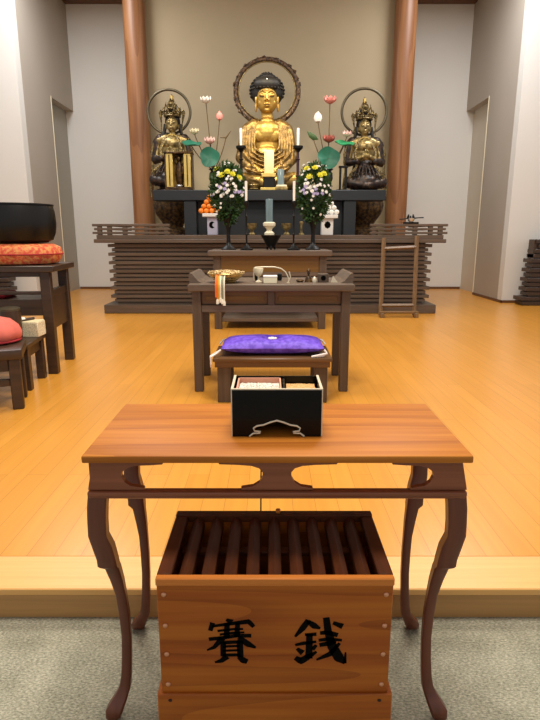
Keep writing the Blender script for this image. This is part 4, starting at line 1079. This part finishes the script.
# ------------------------------------------------------------------ front table
TX = .019; FZ = .851; FH = .502
t = thing('offering_table', 'reddish brown cabriole-legged table at the front, holding the black incense box', 'table', (TX, 1.51, 0))
MB().box(TX-FH, TX+FH, 1.288, 1.73, FZ-.021, FZ, .005, 2).build('tabletop', M['table'], t)
zt = FZ-.021; zr = ZY(492.5, 1.303)
def ap(u, v): p = PY(u, v, 1.31); return (p.x, p.z)
def apron(poly_px): return [ap(u, v) for u, v in poly_px]
lc = [(91.5, 463), (163, 463), (162, 465.2), (150, 466), (135, 466.5), (127, 468.5), (121.5, 472.5), (121, 477), (124, 482.5), (130, 486.5), (143, 488.5), (144, 490.5), (87.5, 490.5)]
rc = [(555-u, v) for u, v in lc]
mid = [(218, 463), (338, 463), (337, 465), (316, 465.6), (303, 466.6), (295, 469), (291.5, 473), (291.5, 478), (294.5, 483), (301, 487), (313, 488.8), (313, 490.5),
       (241, 490.5), (241, 488.8), (253, 487), (259.5, 483), (262.5, 478), (262.5, 473), (259, 469), (251, 466.6), (238, 465.6), (219, 465)]
def zfix(poly): return [(x, min(max(z, zr-.002), zt)) for x, z in poly]
ap_ = MB()
for pl in (lc, rc, mid): ap_.prism(zfix(apron(pl)), 'y', 1.313, 1.33)
ap_.build('front_apron', M['tapron'], t, smooth=False, bev=.001)
def moulding(name, x0, x1, y0, y1):
    MB().box(x0, x1, y0, y1, zr-.013, zr, .003, 2).box(x0+.003, x1-.003, y0+.003, y1-.003, zr-.02, zr-.013, .002).build(name, M['tapron'], t)
moulding('front_moulding', TX-.499, TX+.499, 1.303, 1.331)
moulding('back_moulding', TX-.497, TX+.497, 1.682, 1.72)
MB().box(TX-.46, TX+.46, 1.685, 1.702, zr, zt).build('back_apron', M['tapron'], t, smooth=False)
for sx in (-1, 1):
    x = TX+sx*.478
    moulding('side_moulding', x-.019, x+.019, 1.331, 1.682)
    sd = MB(); y0, y1 = 1.33, 1.685; L0 = zr-.001
    for q in (1, -1):
        yy = lambda f: (y0 if q > 0 else y1) + q*f
        sd.prism([(yy(0), zt), (yy(.12), zt), (yy(.12), zt-.008), (yy(.06), zt-.01), (yy(.04), zt-.025), (yy(.038), zt-.045), (yy(.05), zt-.062), (yy(.08), zt-.07), (yy(.08), L0), (yy(0), L0)], 'x', x-.02, x-.004)
    sd.build('side_apron', M['tapron'], t, smooth=False)
def cab_leg(sx, yc, sy, ex=0):
    # centre offset (outwards) and half width by height
    out = [(88.5, 498), (88, 512), (88.5, 525), (89.5, 540), (93, 556), (97, 570), (97.6, 573), (103.5, 575.5), (108, 586), (113, 602), (116, 622), (118.5, 645), (119, 665), (118.5, 682), (117, 694), (110, 701), (105.5, 706), (106, 713), (109, 716)]
    inn = [(108.5, 498), (107.8, 512), (107.8, 525), (108.5, 536), (113, 543), (116, 556), (117.5, 566), (118.5, 571), (121.5, 587), (124, 604), (126.5, 622), (128.5, 645), (129, 665), (129, 682), (128.5, 690), (126, 702), (124, 708), (121, 714), (115, 717)]
    n = len(out); m = MB(); rings = []
    for (uo, vo), (ui, vi) in zip(out, inn):
        a = PY(uo, vo, 1.325); b = PY(ui, vi, 1.325)
        xo, xi = a.x - TX, b.x - TX; z = (a.z+b.z)/2
        cxo = -(xo+xi)/2; hw = abs(xi-xo)/2
        off = cxo - .452
        rings.append((cxo, off, hw, max(z, 0.0)))
    zmin = rings[-1][3]; ztop = zr-.012
    R = []
    k0 = rings[0][3]
    for cxo, off, hw, z in rings:
        z = (z - zmin)/(k0 - zmin)*ztop
        c = Vector((TX + sx*(cxo+ex*(1-z/ztop)), yc + sy*off*.8, z)); hw *= .95; hh = hw*.75
        R.append([m.bm.verts.new(c + Vector((a*hw, b*hh, 0))) for a, b in ((-1, -.7), (-.7, -1), (.7, -1), (1, -.7), (1, .7), (.7, 1), (-.7, 1), (-1, .7))])
    for A, B in zip(R, R[1:]):
        for k in range(8): m.bm.faces.new((A[k], A[(k+1) % 8], B[(k+1) % 8], B[k]))
    m.bm.faces.new(R[0]); m.bm.faces.new(R[-1][::-1])
    m.build('leg', M['tleg'], t)
for sx in (-1, 1):
    cab_leg(sx, 1.352, -1); cab_leg(sx, 1.676, 1, .016)

# black incense box
kx0, kx1 = -.104, .142; ky0, ky1 = 1.425, 1.575; kh = ZY(389.5, 1.425)
t = thing('incense_box', 'black lacquer incense box with two compartments on the front table', 'box', ((kx0+kx1)/2, 1.5, FZ))
fl = .006
fr = MB(); cxm = (kx0+kx1)/2
cut = [(a*.0008, b*.0008) for a, b in ((-95, 0), (-82, 11), (-58, 12), (-56, 17), (-78, 20), (-81, 30), (-70, 38), (-46, 42), (-24, 51), (0, 58))]
full = cut + [(-a, b) for a, b in cut[-2::-1]]
poly = [(kx0, FZ), *[(cxm+a, FZ+b) for a, b in full], (kx1, FZ), (kx1+.004, kh), (kx0-.004, kh)]
fr.prism(poly, 'y', ky0, ky0+fl)
fp = fr.build('front_board', M['black'], t, smooth=False)
MB().tube([(cxm+a, ky0-.0015, FZ+b+.0015) for a, b in full], .0026, 8).build('cutout_line', M['trimgold'], fp)
MB().box(kx0, kx1, ky1-fl, ky1, FZ, kh).build('back_board', M['black'], t, smooth=False)
for x in (kx0, kx1): MB().box(x-.003, x+.003, ky0+fl, ky1-fl, FZ, kh).build('side_board', M['black'], t, smooth=False)
zf = kh-.038
MB().box(kx0+.003, kx1-.003, ky0+fl, ky1-fl, zf-.006, zf).build('floor_board', M['black'], t, smooth=False)
dx = kx0 + (kx1-kx0)*.585
MB().box(dx-.003, dx+.003, ky0+fl, ky1-fl, zf, kh-.004).build('divider', M['black'], t, smooth=False)
rm = MB()
for x in (kx0, kx1): rm.box(x-.0035, x+.0035, ky0, ky1, kh, kh+.002)
rm.box(kx0-.0035, kx1+.0035, ky0-.0015, ky0+.005, kh-.001, kh+.0022)
rm.build('rim_line', M['trimgold'], t, smooth=False)
for x in (kx0-.002, kx1+.002): MB().tube([(x, ky0-.001, FZ+.002), (x, ky0-.001, kh)], .0018, 6).build('corner_line', M['trimgold'], fp)
# rose wood tray with ash and grain compartment
a, b = kx0+.01, dx-.008; tr = MB(); 
tr.box(a, b, ky0+.012, ky1-.012, zf, zf+.004)
for x in (a, b-.004): tr.box(x, x+.004, ky0+.012, ky1-.012, zf, kh-.003)
for y in (ky0+.012, ky1-.016): tr.box(a, b, y, y+.004, zf, kh-.003)
tp = tr.build('ash_tray', M['rosewood'], t, smooth=False)
def heap(x0, x1, y0, y1, z, h, seed):
    m = MB(); rnd = random.Random(seed); n = 26; g = {}
    for i in range(n+1):
        for j in range(n+1):
            f, q = i/n, j/n; e = sin(pi*f)*sin(pi*q)
            g[i, j] = m.bm.verts.new((x0+(x1-x0)*f, y0+(y1-y0)*q, z + h*(.55+.3*e) + rnd.uniform(0, .0035)))
    for i in range(n):
        for j in range(n): m.bm.faces.new((g[i, j], g[i+1, j], g[i+1, j+1], g[i, j+1]))
    lo = [m.bm.verts.new(v) for v in ((x0, y0, z), (x1, y0, z), (x1, y1, z), (x0, y1, z))]
    m.bm.faces.new(lo)
    for q, (l0, l1) in ((([g[i, 0] for i in range(n+1)]), (0, 1)), (([g[n, j] for j in range(n+1)]), (1, 2)), (([g[i, n] for i in range(n, -1, -1)]), (2, 3)), (([g[0, j] for j in range(n, -1, -1)]), (3, 0))):
        m.bm.faces.new([lo[l0]] + [lo[l1]] + q[::-1])
    return m
heap(a+.005, b-.005, ky0+.017, ky1-.017, zf+.004, .026, 1).build('ash', M['ash'], tp, kind='stuff')
heap(dx+.008, kx1-.01, ky0+.012, ky1-.012, zf, .026, 2).build('incense_grains', M['grain'], t, kind='stuff')

# ------------------------------------------------------------------ offertory box
OY = 1.16; OZ = ZY(578, OY); ox0, ox1 = XY(156, 580, OY), XY(394, 580, OY); OB = PY(270, 512, OY)
a_, y_, z_ = ray(178, 512); OYB = (OZ-H)/z_*y_
OX = (ox0+ox1)/2; OW = (ox1-ox0)/2
t = thing('offertory_box', 'cedar offertory box with slatted top and two black characters, under the front table', 'offertory box', (OX, (OY+OYB)/2, 0))
PZ_ = ZY(691, OY); th = .022
fp = MB().box(OX-OW, OX+OW, OY, OY+th, PZ_-.01, OZ-.016, .002).build('front_panel', M['obox'], t)
MB().box(OX-OW, OX+OW, OYB-th, OYB, PZ_-.01, OZ-.016, .002).build('back_panel_or_shade', M['obox'], t)
for sx in (-1, 1):
    a, b = sorted((OX+sx*OW, OX+sx*(OW-th))); MB().box(a, b, OY+th, OYB-th, PZ_-.01, OZ-.016, .002).build('side_panel', M['obox'], t)
pl = MB().box(OX-OW-.011, OX+OW+.011, OY-.008, OYB+.008, 0, PZ_-.003, .003)
plo = pl.build('plinth', M['obox'], t)
pl = MB()
for sx in (-1, 1): pl.lathe([(.004, 0), (.004, .001), (0, .001)], (0, 0, 0), 10)
for k, sx in enumerate((-1, 1)):
    c_ = MB(); c_.prism([(OX+sx*(OW-.022)+.005*cos(q*pi/6), PZ_-.02+.004*sin(q*pi/6)) for q in range(12)], 'y', OY-.0095, OY-.0075); c_.build('peg', M['inside'], plo)
pl.bm.free()
# top frame
MB().box(OX-OW-.002, OX+OW+.002, OY-.003, OY+.016, OZ-.022, OZ, .003).build('front_rail', M['orail'], t)
MB().box(OX-OW-.002, OX+OW+.002, OYB-.024, OYB+.003, OZ-.022, OZ+.004, .003).build('back_rail', M['oslat'], t)
for sx in (-1, 1):
    a, b = sorted((OX+sx*(OW+.002), OX+sx*(OW-.034))); MB().box(a, b, OY+.016, OYB-.024, OZ-.022, OZ, .003).build('side_rail', M['oslat'], t)
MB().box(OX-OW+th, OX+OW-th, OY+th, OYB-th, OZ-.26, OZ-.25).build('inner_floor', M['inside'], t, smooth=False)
ns = 9; x0_, x1_ = OX-OW+.066, OX+OW-.066
for i in range(ns):
    x = x0_ + (x1_-x0_)*i/(ns-1); w = .018
    MB().prism([(x-w, OZ-.035), (x-w*.9, OZ-.016), (x, OZ-.003), (x+w*.9, OZ-.016), (x+w, OZ-.035)], 'y', OY+.016, OYB-.024).build('slat', M['oslat'], t, smooth=False)
ym = (OY+OYB)/2+.02
MB().box(OX-OW+.034, OX+OW-.034, ym-.014, ym+.014, OZ-.05, OZ-.036, .002).build('cross_rail', M['oslat'], t)
MB().box(OX+.005, OX+.019, OYB-.02, OYB-.004, OZ+.004, OZ+.016, .003).build('back_peg', M['orail'], t)
for sx in (-1, 1):
    for v in (594.5, 625.5, 654, 684):
        z = ZY(v, OY); x = OX+sx*(OW-.017+ .0)
        m = MB().ell((x, OY-.0005, z), (.0065, .004, .0065), 12); m.build('stud', M['copper'], fp)
# brush characters on the front
def stroke(mb, pts, y, fx, fz):
    P = [(fx(p[0]), fz(p[1]), p[2]) for p in pts]
    # densify
    Q = []
    for i in range(len(P)-1):
        for k in range(6):
            f = k/6; Q.append(tuple(P[i][j]*(1-f)+P[i+1][j]*f for j in range(3)))
    Q.append(P[-1])
    Lp, Rp = [], []
    for i, (x, z, w) in enumerate(Q):
        a = Q[max(i-1, 0)]; b = Q[min(i+1, len(Q)-1)]
        d = Vector((b[0]-a[0], b[1]-a[1])).normalized(); nrm = Vector((-d.y, d.x))
        sc = abs(fx(1)-fx(0))*w/2*1.36
        Lp.append((x+nrm.x*sc, z+nrm.y*sc)); Rp.append((x-nrm.x*sc, z-nrm.y*sc))
    for i in range(len(Q)-1):
        mb.prism([Lp[i], Lp[i+1], Rp[i+1], Rp[i]], 'y', y-.0008, y+.0004)
    return mb
k1 = [[(240,85,18),(290,110,46)],[(118,115,34),(95,185,30)],[(115,145,18),(280,122,24),(440,103,34),(485,150,26)],
      [(248,120,34),(238,250,40)],[(342,110,32),(332,245,36)],[(160,188,16),(300,172,16),(390,170,14)],[(180,220,16),(300,205,18),(400,200,12)],
      [(80,262,26),(200,250,26),(330,230,26),(462,230,28)],[(205,250,44),(125,335,26),(60,360,10)],[(350,245,34),(430,305,44),(502,338,14)],
      [(208,285,38),(206,415,36)],[(358,275,42),(362,420,42)],[(205,293,26),(365,285,24)],[(205,328,16),(360,322,16)],[(205,366,16),(360,360,16)],[(205,405,22),(360,402,22)],
      [(240,415,46),(190,455,32),(128,470,12)],[(345,418,30),(385,450,46),(425,464,34)]]
k2 = [[(168,85,36),(120,150,38),(58,220,14)],[(160,92,24),(215,130,42),(265,152,12)],[(140,205,18),(235,200,24)],[(178,195,38),(176,400,46)],
      [(60,290,16),(130,275,24),(235,262,16)],[(75,320,20),(125,355,40)],[(235,290,20),(205,328,26)],[(62,395,30),(110,422,46),(165,390,40),(240,345,14)],
      [(265,190,24),(330,186,30),(412,208,30)],[(255,250,20),(340,240,26),(448,250,16)],[(262,290,26),(340,276,32),(400,262,14)],
      [(312,62,40),(332,180,46),(368,300,60),(428,395,64),(482,436,26)],[(478,440,22),(482,350,10)],[(430,275,18),(350,365,34),(240,412,12)],[(370,105,22),(450,135,38)]]
m = MB()
fx = lambda x: XY(200 + x*60/540, 640, OY); fz = lambda y: ZY(610 + y*60/540, OY)
for s_ in k1: stroke(m, s_, OY-.0002, fx, fz)
m.build('brush_character', M['ink'], fp, smooth=False)
m = MB()
fx = lambda x: XY(288 + x*65/540, 640, OY); fz = lambda y: ZY(610 + y*60/498, OY)
for s_ in k2: stroke(m, s_, OY-.0002, fx, fz)
m.build('brush_character', M['ink'], fp, smooth=False)
# thin cable hanging from the back of the table to the box
m = MB().tube([(-.03, 1.66, .003), (-.032, 1.662, .3), (-.03, 1.665, .62), (-.026, 1.67, zr-.01), (-.025, 1.676, zr+.04)], .0028, 6)
tag(m.build('cable', M['iron'], loc=(-.03, 1.66, 0)), 'thin dark cable hanging behind the offertory box', 'cable')

# ------------------------------------------------------------------ light
def area(name, loc, sx, sy, power, col, rot=(0, 0, 0)):
    l = bpy.data.lights.new(name, 'AREA'); l.shape = 'RECTANGLE'; l.size = sx; l.size_y = sy; l.energy = power; l.color = col
    o = bpy.data.objects.new(name, l); COL.objects.link(o); o.location = loc; o.rotation_euler = rot; return o
def spot(name, loc, target, power, col, ang, blend=.6, size=.12):
    l = bpy.data.lights.new(name, 'SPOT'); l.energy = power; l.color = col; l.spot_size = radians(ang); l.spot_blend = blend; l.shadow_soft_size = size
    o = bpy.data.objects.new(name, l); COL.objects.link(o); o.location = loc
    o.rotation_euler = (Vector(target)-Vector(loc)).to_track_quat('-Z', 'Y').to_euler(); return o
WARM = (1, .92, .80); NEUT = (.97, .98, 1)
area('ceiling_lamp', (0, 1.9, 6.2), 2.4, 1.2, 300, WARM)
area('ceiling_lamp', (0, 4.7, 6.2), 3.0, 1.2, 260, WARM)
area('ceiling_lamp', (-3.4, 9.2, 6.2), 1.2, 2.2, 185, NEUT)
area('ceiling_lamp', (3.4, 9.2, 6.2), 1.2, 2.2, 185, NEUT)
spot('altar_spot', (-1.2, 7.6, 6.1), (0, 10.6, 2.6), 540, (1, .86, .62), 34)
spot('altar_spot', (1.2, 7.6, 6.1), (0, 10.6, 2.6), 540, (1, .86, .62), 34)
spot('altar_spot', (-2.0, 8.0, 6.1), (-1.8, 10.4, 2.8), 250, (1, .86, .62), 32)
spot('altar_spot', (2.0, 8.0, 6.1), (1.75, 10.4, 2.8), 250, (1, .86, .62), 32)
w = bpy.data.worlds.new('World'); bpy.context.scene.world = w; w.use_nodes = True
w.node_tree.nodes['Background'].inputs['Color'].default_value = (.97, .98, 1, 1)
w.node_tree.nodes['Background'].inputs['Strength'].default_value = .6

cam = bpy.data.cameras.new('Camera'); co = bpy.data.objects.new('Camera', cam); COL.objects.link(co)
co.location = (0, 0, H); co.rotation_euler = (pi/2 - T, 0, 0)
cam.sensor_fit = 'VERTICAL'; cam.sensor_height = 36; cam.lens = F/720*36; cam.clip_start = .05
sc = bpy.context.scene; sc.camera = co
sc.view_settings.view_transform = 'Standard'; sc.view_settings.look = 'None'; sc.view_settings.gamma = 1; sc.view_settings.exposure = 0
sc.view_settings.use_curve_mapping = False
